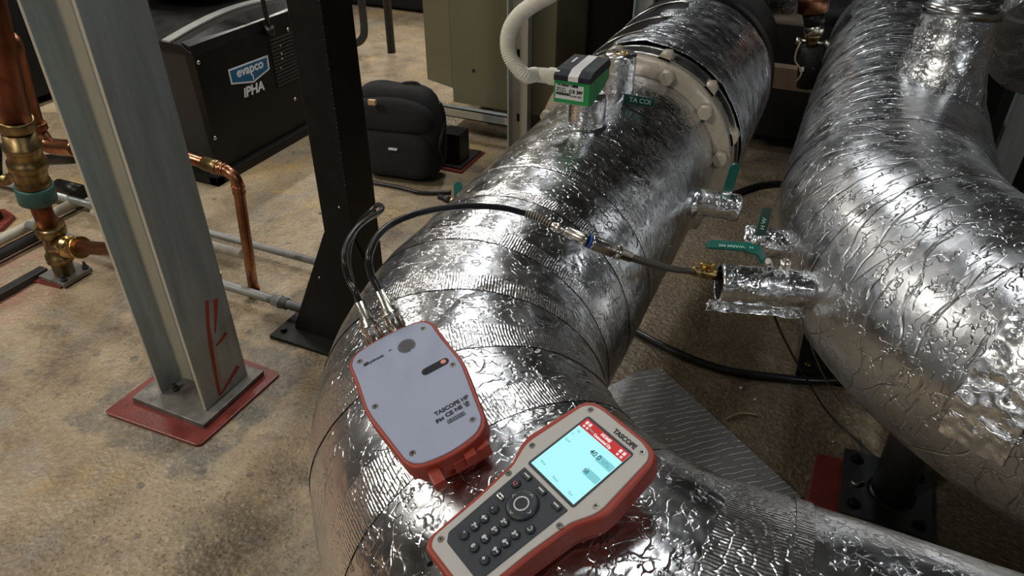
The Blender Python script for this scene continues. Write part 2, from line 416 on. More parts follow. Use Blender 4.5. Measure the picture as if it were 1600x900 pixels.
def prism(bm, pts2, z0, z1, M4=None, bev=0.0, seg=2, topin=0.0):
    """outline (x, y) extruded z0..z1"""
    t = bmesh.new(); lo = [t.verts.new((x, y, z0)) for x, y in pts2]; hi = [t.verts.new((x, y, z1)) for x, y in pts2]
    k = len(pts2)
    for i in range(k): t.faces.new((lo[i], lo[(i+1) % k], hi[(i+1) % k], hi[i]))
    t.faces.new(lo[::-1]); top = t.faces.new(hi)
    bmesh.ops.recalc_face_normals(t, faces=t.faces)
    if bev:
        es = [e for e in t.edges if (abs(e.verts[0].co.z-z1) < 1e-9 and abs(e.verts[1].co.z-z1) < 1e-9)]
        bmesh.ops.bevel(t, geom=es, offset=bev, segments=seg, affect='EDGES', profile=.5)
    merge(bm, t, M4)
def smooth_poly(pts, rr, k=4):
    """round the corners of an outline"""
    out = []; n = len(pts)
    for i in range(n):
        p = Vector(pts[i]).to_2d() if len(pts[i]) > 2 else Vector(pts[i]); a = Vector(pts[i-1]); b = Vector(pts[(i+1) % n])
        da = (a-p); db = (b-p); r = min(rr, da.length*.45, db.length*.45)
        pa = p+da.normalized()*r; pb = p+db.normalized()*r
        for j in range(k+1):
            t = j/k; out.append(((1-t)**2*pa+2*t*(1-t)*p+t*t*pb)[:])
    return out
def spline(pts, k=12):
    P = [Vector(p) for p in pts]; out = []
    for i in range(len(P)-1):
        p0 = P[max(i-1, 0)]; p1 = P[i]; p2 = P[i+1]; p3 = P[min(i+2, len(P)-1)]
        for j in range(k):
            t = j/k
            out.append(.5*((2*p1)+(p2-p0)*t+(2*p0-5*p1+4*p2-p3)*t*t+(3*p1-p0-3*p2+p3)*t**3))
    out.append(P[-1]); return out
def arc(c, r, a0, a1, ex, ey, k=12):
    c = Vector(c); ex = Vector(ex); ey = Vector(ey)
    return [c+ex*(r*math.cos(a0+(a1-a0)*i/k))+ey*(r*math.sin(a0+(a1-a0)*i/k)) for i in range(k+1)]

# ---------------------------------------------------------------- object helpers
WM = {}
def thing(name, label, cat, loc=(0, 0, 0), mat=None, group=None):
    o = bpy.data.objects.new(name, None); COL.objects.link(o); o.empty_display_size = .05
    m = mat if mat else Matrix.Translation(Vector(loc)); o.matrix_world = m; WM[o.name] = m.copy()
    o['label'] = label; o['category'] = cat
    if group: o['group'] = group
    return o
def mesh(name, bm, mat, parent=None, local=False, label=None, recalc=True, origin=None):
    if recalc: bmesh.ops.recalc_face_normals(bm, faces=bm.faces)
    m = WM[parent.name] if parent else (Matrix.Translation(Vector(origin)) if origin else Matrix())
    if not local and m != Matrix(): bmesh.ops.transform(bm, matrix=m.inverted(), verts=bm.verts)
    me = bpy.data.meshes.new(name); bm.to_mesh(me); bm.free()
    o = bpy.data.objects.new(name, me); COL.objects.link(o)
    if parent: o.parent = parent
    elif origin: o.location = origin
    me.materials.append(mat); WM[o.name] = m.copy()
    if label: o['label'] = label
    return o
def struct(name, bm, mat): o = mesh(name, bm, mat); o['kind'] = 'structure'; return o
def tag(o, label, cat, group=None, kind=None):
    o['label'] = label; o['category'] = cat
    if group: o['group'] = group
    if kind: o['kind'] = kind
    return o
def text_bm(bm, s, size, M4, depth=.0004, bold=0.0, align='CENTER', xs=1.0, shear=0.0):
    cu = bpy.data.curves.new('lettering', 'FONT'); cu.body = s; cu.size = size; cu.extrude = depth; cu.offset = bold
    cu.align_x = align; cu.align_y = 'CENTER'; cu.shear = shear; cu.resolution_u = 3
    o = bpy.data.objects.new('lettering', cu); COL.objects.link(o)
    dg = bpy.context.evaluated_depsgraph_get(); me = bpy.data.meshes.new_from_object(o.evaluated_get(dg))
    t = bmesh.new(); t.from_mesh(me)
    for v in t.verts: v.co.x *= xs
    merge(bm, t, M4); bpy.data.objects.remove(o); bpy.data.curves.remove(cu); bpy.data.meshes.remove(me)
def frame(o, ex, ey, ez):
    m = Matrix.Identity(4)
    for i, c in enumerate((ex, ey, ez, o)):
        for j in range(3): m[j][i] = c[j]
    return m
def T(x, y, z=0, a=0.0): return Matrix.Translation((x, y, z)) @ Matrix.Rotation(a, 4, 'Z')

# ================================================================= setting
X0, X1, Y0, Y1 = -8.0, 6.0, -4.5, 11.0
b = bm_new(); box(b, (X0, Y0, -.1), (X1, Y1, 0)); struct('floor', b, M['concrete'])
b = bm_new(); box(b, (X0, Y0, CEIL), (X1, Y1, CEIL+.1)); struct('ceiling', b, M['ceiling'])
for nm, lo, hi in (('wall_left', (X0-.1, Y0, 0), (X0, Y1, CEIL)), ('wall_right', (X1, Y0, 0), (X1+.1, Y1, CEIL)),
                   ('wall_back', (X0, Y1, 0), (X1, Y1+.1, CEIL)), ('wall_front', (X0, Y0-.1, 0), (X1, Y0, CEIL))):
    b = bm_new(); box(b, lo, hi); struct(nm, b, M['wall'])

for i, (x, y, pw, c) in enumerate(LAMPS):
    t = thing('ceiling_or_fill_light', 'linear ceiling light fixture or added unseen fill lamp hanging out of view above the pipes, number of others alike', 'ceiling light', (x, y, CEIL-.3), group='linear ceiling lights')
    b = bm_new(); box(b, (x-.07, y-.62, CEIL-.30), (x+.07, y+.62, CEIL-.24), bev=.01); mesh('fixture_housing', b, M['white_plastic'], t)
    b = bm_new(); box(b, (x-.06, y-.60, CEIL-.315), (x+.06, y+.60, CEIL-.301)); mesh('diffuser', b, M['lamp'], t)
    for s in (-.45, .45):
        b = bm_new(); cyl(b, (x, y+s, CEIL-.24), (x, y+s, CEIL), .004, n=6); mesh('hanger', b, M['steel'], t)
    L = bpy.data.lights.new('lamp_glow', 'AREA'); L.shape = 'RECTANGLE'; L.size = .12; L.size_y = 1.2
    L.energy = LAMP_W*pw; L.color = c
    lo = bpy.data.objects.new('lamp_glow', L); COL.objects.link(lo); lo.parent = t; lo.location = (0, 0, -.02)
for o in [o for o in bpy.data.objects if o.name.startswith('ceiling_or_fill_light')]:
    o['label'] = 'white linear ceiling light or added fill lamp hanging out of view above the plant room pipes'

# ================================================================= insulated pipes
def lumps(amp=1.0, seed=0.0):
    def f(P, a, L):
        q = P + Vector((seed, seed*2, 0))
        return amp*(.0025*noise.noise(q*5) + .0010*noise.noise(q*14) + .0006*noise.noise(q*34))
    return f
def elbow_path(x0, yo, z, Rb, yfar, xfar, da=.012):
    P = []; y = yfar
    while y > yo+Rb: P.append((x0, y, z)); y -= da
    k = int(PI/2*Rb/da)
    for i in range(k+1):
        t = PI/2*i/k; P.append((x0+Rb-Rb*math.cos(t), yo+Rb-Rb*math.sin(t), z))
    x = x0+Rb+da
    while x < xfar: P.append((x, yo, z)); x += da
    return [Vector(p) for p in P]
def band_pts(x0, yo, z, Rb, ang, half, k=5, tilt=0.0):
    """centreline points of a tape band at a bend angle (deg); outside 0..90 it lies on the straights"""
    out = []
    for i in range(-k, k+1):
        s = half*i/k; L = math.radians(ang)*Rb + s
        if L < 0: out.append(Vector((x0, yo+Rb-L, z)))
        elif L > PI/2*Rb: out.append(Vector((x0+Rb+(L-PI/2*Rb), yo, z)))
        else:
            t = L/Rb; out.append(Vector((x0+Rb-Rb*math.cos(t), yo+Rb-Rb*math.sin(t), z)))
    return out

# --- main pipe
P1 = dict(x0=-.41, yo=.41, z=.827, Rb=.43); R1 = .20
pipe1 = thing('insulated_pipe', 'large silver foil insulated pipe with the meter and sensor box lying on its elbow', 'pipe', (-.41, .84, .62))
lp = lumps(1.0)
b = bm_new()
path = elbow_path(yfar=1.56, xfar=1.25, **P1)
sweep(b, path, R1, 150, disp=lp)
mesh('foil_jacket', b, M['foil'], pipe1)
for ang, hw in ((-27, .006), (-12.3, .012), (5.2, .018), (21.3, .018), (36.6, .022), (52.3, .022), (70, .010)):
    b = bm_new(); tl = lumps(1.0)
    sweep(b, band_pts(ang=ang, half=hw, **P1), R1+.0009, 200, caps=False, disp=lp)
    mesh('tape_band', b, M['tape'], pipe1)
for s, hw in ((.222, .016), (.252, .015), (.280, .008)):
    b = bm_new(); sweep(b, band_pts(ang=90+math.degrees((s-.225)/.43)-1.5, half=hw, **P1), R1+.0012+s*.002, 200, caps=False, disp=lp)
    mesh('tape_band', b, M['tape'], pipe1)

def handle(parent, base, path_pts, width, thick, mat, wdir, txt=None):
    """flat lever: strip through path_pts, rounded tip"""
    b = bm_new(); P = [Vector(p) for p in path_pts]; w = Vector(wdir).normalized()*width/2
    n = len(P); sec = []
    for i, p in enumerate(P):
        t = (P[min(i+1, n-1)]-P[max(i-1, 0)]).normalized(); nn = t.cross(w).normalized()*thick/2
        sec.append((p, t, nn))
    rows = []
    ext = []
    for i, (p, t, nn) in enumerate(sec): ext.append((p, 1.0, nn))
    p, t, nn = sec[-1]
    for a in (20, 40, 60, 75, 88):
        ext.append((p+t*width/2*math.sin(math.radians(a)), math.cos(math.radians(a)), nn))
    for p, k, nn in ext: rows.append([b.verts.new(q) for q in (p-w*k-nn*.6, p-w*k*.86-nn, p+w*k*.86-nn, p+w*k-nn*.6, p+w*k+nn*.6, p+w*k*.86+nn, p-w*k*.86+nn, p-w*k+nn*.6)])
    for r1, r2 in zip(rows, rows[1:]):
        for k in range(8): b.faces.new((r1[k], r1[(k+1) % 8], r2[(k+1) % 8], r2[k]))
    b.faces.new(rows[0][::-1]); b.faces.new(rows[-1])
    h = mesh('valve_handle', b, mat, parent, label='green vinyl grip')
    if txt:
        s, size, pos, ex, ey = txt
        b = bm_new(); ex = Vector(ex).normalized(); ey = Vector(ey); ey = (ey-ex*ey.dot(ex)).normalized(); ez = ex.cross(ey)
        text_bm(b, s, size, frame(Vector(pos), ex, ey, ez), .0003, .0002)
        mesh('lettering', b, M['grey_ink'], h)
    return h
def foil_stub(parent, a, bb, r, name='branch_stub', mat=None, amp=.7, n=56):
    b = bm_new(); a = Vector(a); bb = Vector(bb); L = (bb-a).length; k = max(6, int(L/.004))
    pts = [a+(bb-a)*i/k for i in range(k+1)]
    rr = [r]*(k+1); rr[-1] = r*.93
    sweep(b, pts, rr, n, disp=lambda P, an, l: amp*(.0016*noise.noise(P*40)+.001*noise.noise(P*95)))
    return mesh(name, b, mat or M['foil_crumple'], parent)

# nozzles on top of main pipe
st1 = foil_stub(pipe1, (-.41, 1.245, .99), (-.41, 1.245, 1.085), .034)
b = bm_new(); prof(b, (-.41, 1.245, 1.012), (-.41, 1.245, 1.03), [(0, .045), (.4, .04), (1, .0352)], 40); mesh('foil_collar', b, M['foil_crumple'], st1)
# open stub with brass socket
c2 = Vector((-.41, 1.44, 0))
b = bm_new(); z0, z1 = .99, 1.105
tilt = Vector((.0, .0, 1))
rings = sweep(b, [c2+Vector((0, 0, z)) for z in [z0+(z1-z0)*i/24 for i in range(25)]]+[c2+Vector((0, 0, z1-.002)), c2+Vector((0, 0, z1-.004)), c2+Vector((0, 0, z1-.03))],
              [.031]*24+[.0315, .028, .019, .0185], 56, disp=lambda P, a, l: .0016*noise.noise(P*40)+.001*noise.noise(P*95) if l < .115 else 0, caps=True)
st2 = mesh('branch_stub', b, M['foil_crumple'], pipe1)
b = bm_new()
prof(b, c2+Vector((0, 0, z1-.028)), c2+Vector((0, 0, z1+.001)), [(0, .0175), (1, .0175), (1, .0125), (.35, .0125)], 32)
for k in range(14):
    a = 2*PI*k/14; p = c2+Vector((math.cos(a)*.0155, math.sin(a)*.0155, z1-.004)); cyl(b, p, p+Vector((0, 0, .006)), .0012, n=6)
mesh('brass_socket', b, M['brass_bright'], st2)
ha = Vector((-.378, 1.385, 1.035)); hd = (Vector((1, .12, -.05))).normalized()
handle(st2, ha, [ha-hd*.004, ha+hd*.02, ha+hd*.05], .019, .006, M['green_dark'], (0, .25, 1),
       ('TA COI', .013, ha+hd*.030+Vector((0, -.0045, .001)), hd, (0, .3, 1)))
b = bm_new(); cyl(b, c2+Vector((.02, -.035, 1.035)), ha, .004, n=10); mesh('valve_stem', b, M['steel'], st2)

# side stub on main pipe with upright handle
e0 = Vector((-.262, 1.32, .80)); e1 = Vector((-.212, 1.385, .842)); e2 = Vector((-.125, 1.405, .836))
b = bm_new(); sweep(b, spline([e0-Vector((.04, .03, .03)), e0, e1, e1+(e2-e1)*.25], 8), .024, 48, disp=lambda P, a, l: .0015*noise.noise(P*60))
s3 = mesh('branch_elbow', b, M['foil_crumple'], pipe1)
foil_stub(s3, e1, e2, .0275)
b = bm_new(); ax = (e2-e1).normalized(); cyl(b, e2-ax*.004, e2+ax*.0005, .0245, n=40); mesh('stub_end', b, M['dark_metal'], s3)
hb = onz(1137, 298, .87); ht = onz(1148, 262, .925)
handle(s3, hb, [hb, hb+(ht-hb)*.5, ht], .0195, .005, M['green_vinyl'], (1, .45, 0))
b = bm_new(); d = (hb-ht).normalized(); box(b, (-.009, -.002, -.006), (.009, .002, .002), frame(hb, Vector((1, .45, 0)).normalized(), Vector((-.45, 1, 0)).normalized(), Vector((0, 0, 1)))); mesh('valve_stem', b, M['steel'], s3)
b = bm_new(); q0 = onz(1083, 338, .80); q1 = onz(1066, 377, .74); cyl(b, q0, q1, .0022, n=8); mesh('wire_pin', b, M['steel'], pipe1)
# little handle on the hidden side
hl = onz(717, 312, .90); hl2 = onz(716, 291, .925)
handle(pipe1, hl, [hl, (hl+hl2)/2, hl2], .0175, .005, M['green_vinyl'], (1, .45, 0))
b = bm_new(); q0 = onz(716, 317, .885); q1 = onz(703, 313, .89); q2 = onz(685, 307, .895)
cyl(b, q0+(q0-q1)*2, q1, .007, n=16); mesh('test_point_brass', b, M['brass_bright'], pipe1, label='small brass test point')
b = bm_new(); sweep(b, [q1, (q1+q2)/2, (q1+q2)/2+Vector((0, 0, .0001)), q2], [.0075, .0075, .006, .0055], 14); mesh('test_point_cap', b, M['rubber'], pipe1)

# --- flange joint at the far end
FX, FZ = -.41, .827
fl = thing('flange_joint', 'cream coated bolted flange ring at the far end of the insulated pipe', 'flange', (FX, 1.6, FZ-.232))
b = bm_new(); prof(b, (FX, 1.558, FZ), (FX, 1.60, FZ), [(0, .196), (.35, .212), (.36, .230), (1, .232)], 96); mesh('flange_plate', b, M['cream'], fl)
b = bm_new(); prof(b, (FX, 1.600, FZ), (FX, 1.612, FZ), [(0, .236), (1, .236)], 96); mesh('steel_rim', b, M['steel'], fl)
b = bm_new(); prof(b, (FX, 1.612, FZ), (FX, 1.640, FZ), [(0, .222), (1, .222)], 96); mesh('gasket', b, M['rubber'], fl)
b = bm_new(); prof(b, (FX, 1.640, FZ), (FX, 1.652, FZ), [(0, .238), (1, .238)], 96); mesh('steel_rim', b, M['steel'], fl)
for k in range(12):
    a = 2*PI*(k+.35)/12; c = Vector((FX+math.cos(a)*.214, 1.562, FZ+math.sin(a)*.214))
    b = bm_new(); hexa(b, c+Vector((0, .012, 0)), (0, -1, 0), .0175, .026); mesh('hex_bolt', b, M['cream'], fl)
    b = bm_new(); c2_ = Vector((FX+math.cos(a+.12)*.229, 1.600, FZ+math.sin(a+.12)*.229)); hexa(b, c2_, (0, 1, 0), .0165, .052)
    if k < 5 or k > 9: mesh('hex_nut', b, M['cream'], fl)
    else: b.free()

# --- valve section behind
vb = thing('valve_section', 'dark glossy valve body partly wrapped with foil behind the cream flange', 'valve', (FX, 1.9, FZ-.24))
b = bm_new(); prof(b, (FX, 1.652, FZ), (FX, 2.16, FZ), [(0, .210), (.12, .222), (.15, .228), (.45, .226), (.5, .232), (.92, .228), (1, .21)], 96); mesh('valve_body', b, M['black_gloss'], vb)
for yy, r in ((1.80, .2335), (1.93, .2345), (2.10, .236)):
    b = bm_new(); ring = [Vector((FX+math.cos(t)*r, yy, FZ+math.sin(t)*r)) for t in [2*PI*i/96 for i in range(97)]]; sweep(b, ring, .0032, 8, caps=False); mesh('rim_wire', b, M['steel'], vb)
def foil_sheet(parent, y0, y1, a0f, a1f, r, mat, name='foil_wrap'):
    b = bm_new(); uvl = b.loops.layers.uv.new('UVMap'); ny, na = 60, 110; G = []
    for i in range(ny+1):
        y = y0+(y1-y0)*i/ny; row = []
        aa = math.radians(a0f(i/ny)); ab = math.radians(a1f)
        for k in range(na+1):
            a = aa+(ab-aa)*k/na; p = Vector((FX+math.cos(a)*r, y, FZ+math.sin(a)*r))
            rr = r+.0025*noise.noise(p*16)+.0015*noise.noise(p*45)
            row.append((b.verts.new((FX+math.cos(a)*rr, y, FZ+math.sin(a)*rr)), a*r, y))
        G.append(row)
    for i in range(ny):
        for k in range(na):
            q = (G[i][k], G[i][k+1], G[i+1][k+1], G[i+1][k]); f = b.faces.new([x[0] for x in q]); f.smooth = True
            for lp_, x in zip(f.loops, q): lp_[uvl].uv = (x[1], x[2])
    o = mesh(name, b, mat, parent, recalc=False)
    m = o.modifiers.new('thickness', 'SOLIDIFY'); m.thickness = .0012; return o
rag = lambda s: [112, 104, 96, 104, 93, 98][int(s*5.99)] - 4*s + 5*noise.noise(Vector((s*9, 0, 0)))
foil_sheet(vb, 1.685, 2.15, rag, -150, .2385, M['foil_back'])
foil_sheet(vb, 1.665, 1.78, lambda s: 88+6*math.sin(s*9), -150, .2415, M['foil_back'])
# pipe further back
bp = thing('rear_flange', 'large dark flange and pipe rising behind the foil wrapped valve', 'flange', (FX, 2.3, FZ-.27))
b = bm_new(); prof(b, (FX, 2.165, FZ), (FX, 2.24, FZ), [(0, .225), (.3, .236), (1, .236)], 96); mesh('flange_plate', b, M['black_gloss'], bp)
b = bm_new(); prof(b, (FX, 2.24, FZ), (FX, 2.58, FZ), [(0, .20), (1, .20)], 64); mesh('pipe_body', b, M['machine'], bp)
rp = thing('insulated_pipe', 'short foil covered pipe crossing at the top edge behind the valve', 'pipe', (-.1, 2.7, .95))
b = bm_new(); sweep(b, [Vector((-.62+i*.02, 2.72, .98)) for i in range(27)], .10, 64, disp=lumps(.8, 3)); mesh('foil_jacket', b, M['foil'], rp)

# --- right-hand pipe
P2 = dict(x0=.154, yo=1.035, z=.788, Rb=.575); R2 = .22
pipe2 = thing('insulated_pipe', 'silver foil insulated pipe with a wide elbow filling the right side', 'pipe', (.154, 1.6, .57))
b = bm_new(); lp2 = lumps(1.1, 9)
path = elbow_path(yfar=3.0, xfar=1.9, **P2)
sweep(b, path, R2, 160, disp=lp2)
mesh('foil_jacket', b, M['foil_fine'], pipe2)
for ang, hw in ((-62, .007), (-30, .008), (2, .008), (28, .006), (66, .010)):
    b = bm_new(); sweep(b, band_pts(ang=ang, half=hw, **P2), R2+.0009, 200, caps=False, disp=lp2); mesh('tape_band', b, M['foil'], pipe2)
# crumpled patch on the elbow
def patch(a0, a1, th0, th1):
    b = bm_new(); uvl = b.loops.layers.uv.new('UVMap'); G = []; x0, yo, z, Rb = P2['x0'], P2['yo'], P2['z'], P2['Rb']
    for i in range(61):
        t = math.radians(a0+(a1-a0)*i/60); c = Vector((x0+Rb-Rb*math.cos(t), yo+Rb-Rb*math.sin(t), z)); o_ = Vector((-math.cos(t), -math.sin(t), 0)); row = []
        for k in range(81):
            th = math.radians(th0+(th1-th0)*k/80); d = o_*math.cos(th)+Vector((0, 0, 1))*math.sin(th); p = c+d*R2
            r = R2+.004+.0035*1.35*noise.noise((p+Vector((9, 18, 0)))*5)+.006*abs(noise.noise(p*22))+.0035*noise.noise(p*55)
            row.append((b.verts.new(c+d*r), i*.004, k*.005))
        G.append(row)
    for i in range(60):
        for k in range(80):
            q = (G[i][k], G[i+1][k], G[i+1][k+1], G[i][k+1]); f = b.faces.new([x[0] for x in q]); f.smooth = True
            for l_, x in zip(f.loops, q): l_[uvl].uv = (x[1], x[2])
    mesh('foil_patch', b, M['foil_patch'], pipe2)
patch(53.5, 60, -6, 47)
# neck rising from the pipe with a clamp band
nb = Vector((.205, 1.90, .90)); nt = ony(1503, 18, 1.93)
b = bm_new(); pts = [nb+(nt-nb)*i/40 for i in range(41)]
sweep(b, pts, [.128-.050*min(1, (i/40)*1.2)**.7 for i in range(41)], 80, disp=lambda P, a, l: .003*noise.noise(P*18)+.0015*noise.noise(P*50))
neck = mesh('foil_neck', b, M['foil_crumple'], pipe2)
b = bm_new(); d = (nt-nb).normalized(); cyl(b, nt-d*.010, nt+d*.014, .081, n=64); mesh('clamp_band', b, M['stainless'], pipe2)
b = bm_new(); cyl(b, nt+d*.014, nt+d*.4, .072, n=48); mesh('neck_pipe', b, M['foil_fine'], pipe2)

# stubs on the left side of the right-hand pipe
q0 = onz(1160, 372, .80); q1 = onz(1262, 388, .80)+Vector((.03, 0, 0))
st_ = foil_stub(pipe2, q1, q0, .0285)
b = bm_new(); d = (q1-q0).normalized(); sweep(b, [q1+d*(.035-.095*i/12) for i in range(13)], [.058-.028*min(1, i/11) for i in range(13)], 48, disp=lambda P, a, l: .002*noise.noise(P*45)); mesh('foil_collar', b, M['foil_crumple'], st_)
hb = onz(1187, 368, .835); ht = onz(1196, 332, .875)
handle(pipe2, hb, [hb, hb+(ht-hb)*.5, ht], .0215, .005, M['green_dark'], (1, .45, 0), ('H W', .011, (hb+ht)/2+Vector((.002, -.006, .004)), (ht-hb), (-1, .2, 0)))
b = bm_new(); cyl(b, hb-Vector((0, 0, .03)), hb+Vector((0, 0, .002)), .005, n=12); mesh('valve_stem', b, M['steel'], pipe2)
q2 = onz(1122, 442, .80); q3 = onz(1290, 452, .79)+Vector((.03, 0, 0))
b = bm_new(); k = 60; pts = [q3+(q2-q3)*i/k for i in range(k+1)]
sweep(b, pts, [.036]*k+[.033], 64, caps=False, disp=lambda P, a, l: .0022*noise.noise(P*30)+.0014*noise.noise(P*80))
s5 = mesh('branch_stub', b, M['foil_crumple'], pipe2, recalc=True)
s5.modifiers.new('thickness', 'SOLIDIFY').thickness = .002
b = bm_new(); ax = (q2-q3).normalized(); cyl(b, q2-ax*.012, q2-ax*.006, .033, n=40); mesh('stub_core', b, M['black_cloth'], s5)
b = bm_new(); sweep(b, [q3-ax*(.02-.07*i/12) for i in range(13)], [.060-.022*min(1, i/11) for i in range(13)], 48, disp=lambda P, a, l: .002*noise.noise(P*45)); mesh('foil_collar', b, M['foil_crumple'], s5)
# torn lower flap
b = bm_new(); uvl = b.loops.layers.uv.new('UVMap')
G = []
for i in range(31):
    row = []
    for k2 in range(13):
        c = q3+(q2-q3)*(.25+.80*i/30); s_ = k2/12
        p = c+Vector((0, -.012-.020*s_, -.030-.012*s_))+ax*(.012*noise.noise(Vector((i*.3, k2*.4, 0))) if i > 26 else 0)
        p += Vector((0, .003*noise.noise(p*60), .004*noise.noise(p*45))); row.append(b.verts.new(p))
    G.append(row)
for i in range(30):
    for k2 in range(12):
        f = b.faces.new((G[i][k2], G[i+1][k2], G[i+1][k2+1], G[i][k2+1])); f.smooth = True
        for l_, (ii, kk) in zip(f.loops, ((i, k2), (i+1, k2), (i+1, k2+1), (i, k2+1))): l_[uvl].uv = (ii*.005, kk*.003)
o = mesh('torn_flap', b, M['foil_crumple'], s5); o.modifiers.new('thickness', 'SOLIDIFY').thickness = .001
# raised foil bump and stem of the horizontal handle
hs = onz(1193, 406, .862); he = onz(1185, 392, .878); hm = onz(1168, 386, .880); ht = onz(1113, 382, .878)
handle(pipe2, hs, [hs, (hs+he)/2, he, hm, (hm+ht)/2, ht], .0215, .0055, M['green_vinyl'], (.1, 1, .25),
       ('H   WARM ME', .0095, onz(1150, 385, .8825), (ht-hm), (0, -1, -.1)))
b = bm_new(); cyl(b, onz(1205, 418, .83), onz(1200, 408, .862), .0055, n=14); cyl(b, onz(1200, 408, .858), onz(1190, 404, .862), .004, n=10); mesh('valve_stem', b, M['steel'], pipe2)
b = bm_new(); c = onz(1226, 414, .828); prof(b, c-Vector((0, 0, .01)), c+Vector((0, 0, .012)), [(0, .016), (.6, .011), (1, .008), (1, .005), (.7, .005)], 24); mesh('test_cap', b, M['nickel'], pipe2)

# right edge foil pipe
r3 = thing('insulated_pipe', 'foil wrapped pipe cut by the upper right corner', 'pipe', (.62, 2.0, .8))
b = bm_new(); A = ony(1655, -60, 2.3); B = ony(1658, 70, 2.0)
sweep(b, [A+(B-A)*(i/60)*1.0 for i in range(-10, 61)], .145, 80, disp=lumps(.8, 5)); mesh('foil_jacket', b, M['foil_back'], r3)
b = bm_new(); ring_c = A+(B-A)*.45; dd = (B-A).normalized(); cyl(b, ring_c, ring_c+dd*.012, .149, n=64); mesh('seam_band', b, M['stainless'], r3)

# ================================================================= green actuator and conduit
act = thing('valve_actuator', 'green and black valve actuator box with white strap on the foil stub', 'actuator', (-.41, 1.245, 1.082))
ax0, ax1 = -.452, -.387; ay0, ay1 = 1.180, 1.290; az0, az1 = 1.083, 1.126
b = bm_new()
prism(b, [(ay0, az0+.004), (ay0+.008, az0), (ay0+.030, az0), (ay0+.040, az0+.008), (ay1-.03, az0+.010), (ay1, az0+.022), (ay1, az1), (ay0, az1)], ax0, ax1,
      Matrix(((0, 0, 1, 0), (1, 0, 0, 0), (0, 1, 0, 0), (0, 0, 0, 1))), .002)
mesh('housing', b, M['green_plastic'], act)
b = bm_new(); prism(b, [(ay0-.001, az1), (ay1+.001, az1), (ay1+.001, az1+.009), (ay1-.008, az1+.016), (ay0+.016, az1+.016), (ay0-.001, az1+.009)], ax0-.001, ax1+.001,
      Matrix(((0, 0, 1, 0), (1, 0, 0, 0), (0, 1, 0, 0), (0, 0, 0, 1))), .0015)
lid = mesh('lid', b, M['lid'], act)
b = bm_new(); xs0, xs1 = ax0+.026, ax0+.044
prism(b, [(ay0-.002, az1+.001), (ay0-.002, az1+.0095), (ay0+.016, az1+.0172), (ay1-.008, az1+.0172), (ay1-.008, az1+.0158), (ay0+.016, az1+.0158), (ay0-.0008, az1+.0085), (ay0-.0008, az1+.001)], xs0, xs1,
      Matrix(((0, 0, 1, 0), (1, 0, 0, 0), (0, 1, 0, 0), (0, 0, 0, 1))))
mesh('strap', b, M['white_plastic'], lid, label='white plastic strap over the lid')
b = bm_new(); box(b, (ax0+.010, ay0+.055, az1+.0155), (ax0+.014, ay0+.082, az1+.0168)); mesh('rating_text', b, M['white_ink'], lid)
b = bm_new(); box(b, (ax0+.003, ay0-.0008, az0+.011), (ax1-.010, ay0+.0005, az1-.006)); lab = mesh('rating_label', b, M['label'], act, label='white printed label')
b = bm_new(); fm = frame(Vector((ax0+.0045, ay0-.0012, az0)), Vector((1, 0, 0)), Vector((0, 0, 1)), Vector((0, -1, 0)))
text_bm(b, 'TA-Slider 160', .0062, fm @ T(0, .036), .0002, .00025, 'LEFT')
text_bm(b, 'IMI', .0062, fm @ T(.032, .036), .0002, .0004, 'LEFT')
text_bm(b, 'HYDRONIC', .0056, fm @ T(0, .020), .0002, .0005, 'LEFT', .9)
text_bm(b, 'C E  24V', .0075, fm @ T(.024, .026), .0002, .0005, 'LEFT', .9)
text_bm(b, '1.6 W  IP54', .0042, fm @ T(.027, .018), .0002, .0001, 'LEFT')
text_bm(b, 'Type 16-1', .0042, fm @ T(0, .030), .0002, .0001, 'LEFT')
text_bm(b, 'No. 0-24 V', .0042, fm @ T(0, .0255), .0002, .0001, 'LEFT')
mesh('lettering', b, M['ink'], lab)
b = bm_new(); box(b, (ax0-.003, ay0+.006, az1+.007), (ax0+.007, ay0+.016, az1+.014), bev=.002); mesh('corner_latch', b, M['white_plastic'], lid)

cz = az0+.027
con = thing('flexible_conduit', 'ivory corrugated flexible conduit curving down into the green actuator', 'conduit', (ax0, 1.225, cz))
ce = Vector((ax0-.002, 1.222, cz+.006))
b = bm_new(); prof(b, ce+Vector((-.026, 0, 0)), ce, [(0, .0135), (.1, .0155), (.9, .0155), (1, .016)], 32); mesh('conduit_connector', b, M['ivory'], con)
def dp(x, y, t): return _C+ray(x, y)*t
cp = spline([ce+Vector((-.022, 0, 0)), ce+Vector((-.05, -.001, -.001)), dp(820, 117, 1.31), dp(800, 95, 1.30), dp(793, 72, 1.29), dp(797, 45, 1.27), dp(813, 22, 1.25), dp(840, 3, 1.23), dp(866, -12, 1.21), dp(900, -40, 1.2), dp(920, -90, 1.2)], 34)
acc = 0; rr = []
for i, p in enumerate(cp):
    if i: acc += (p-cp[i-1]).length
    rr.append(.0128+.0009*math.sin(acc/.0036*2*PI))
# resample evenly so the ribs are regular
ev = [cp[0]]; s_ = 0
step = .0009; d_acc = 0
for i in range(1, len(cp)):
    seg = (cp[i]-cp[i-1]).length; u = 0
    while d_acc+(seg-u) >= step:
        u += step-d_acc; d_acc = 0; ev.append(cp[i-1].lerp(cp[i], u/seg))
    d_acc += seg-u
b = bm_new(); sweep(b, ev, [.0128+.0010*math.sin(i*.9/3.6*2*PI) for i in range(len(ev))], 20); mesh('corrugated_tube', b, M['ivory'], con)

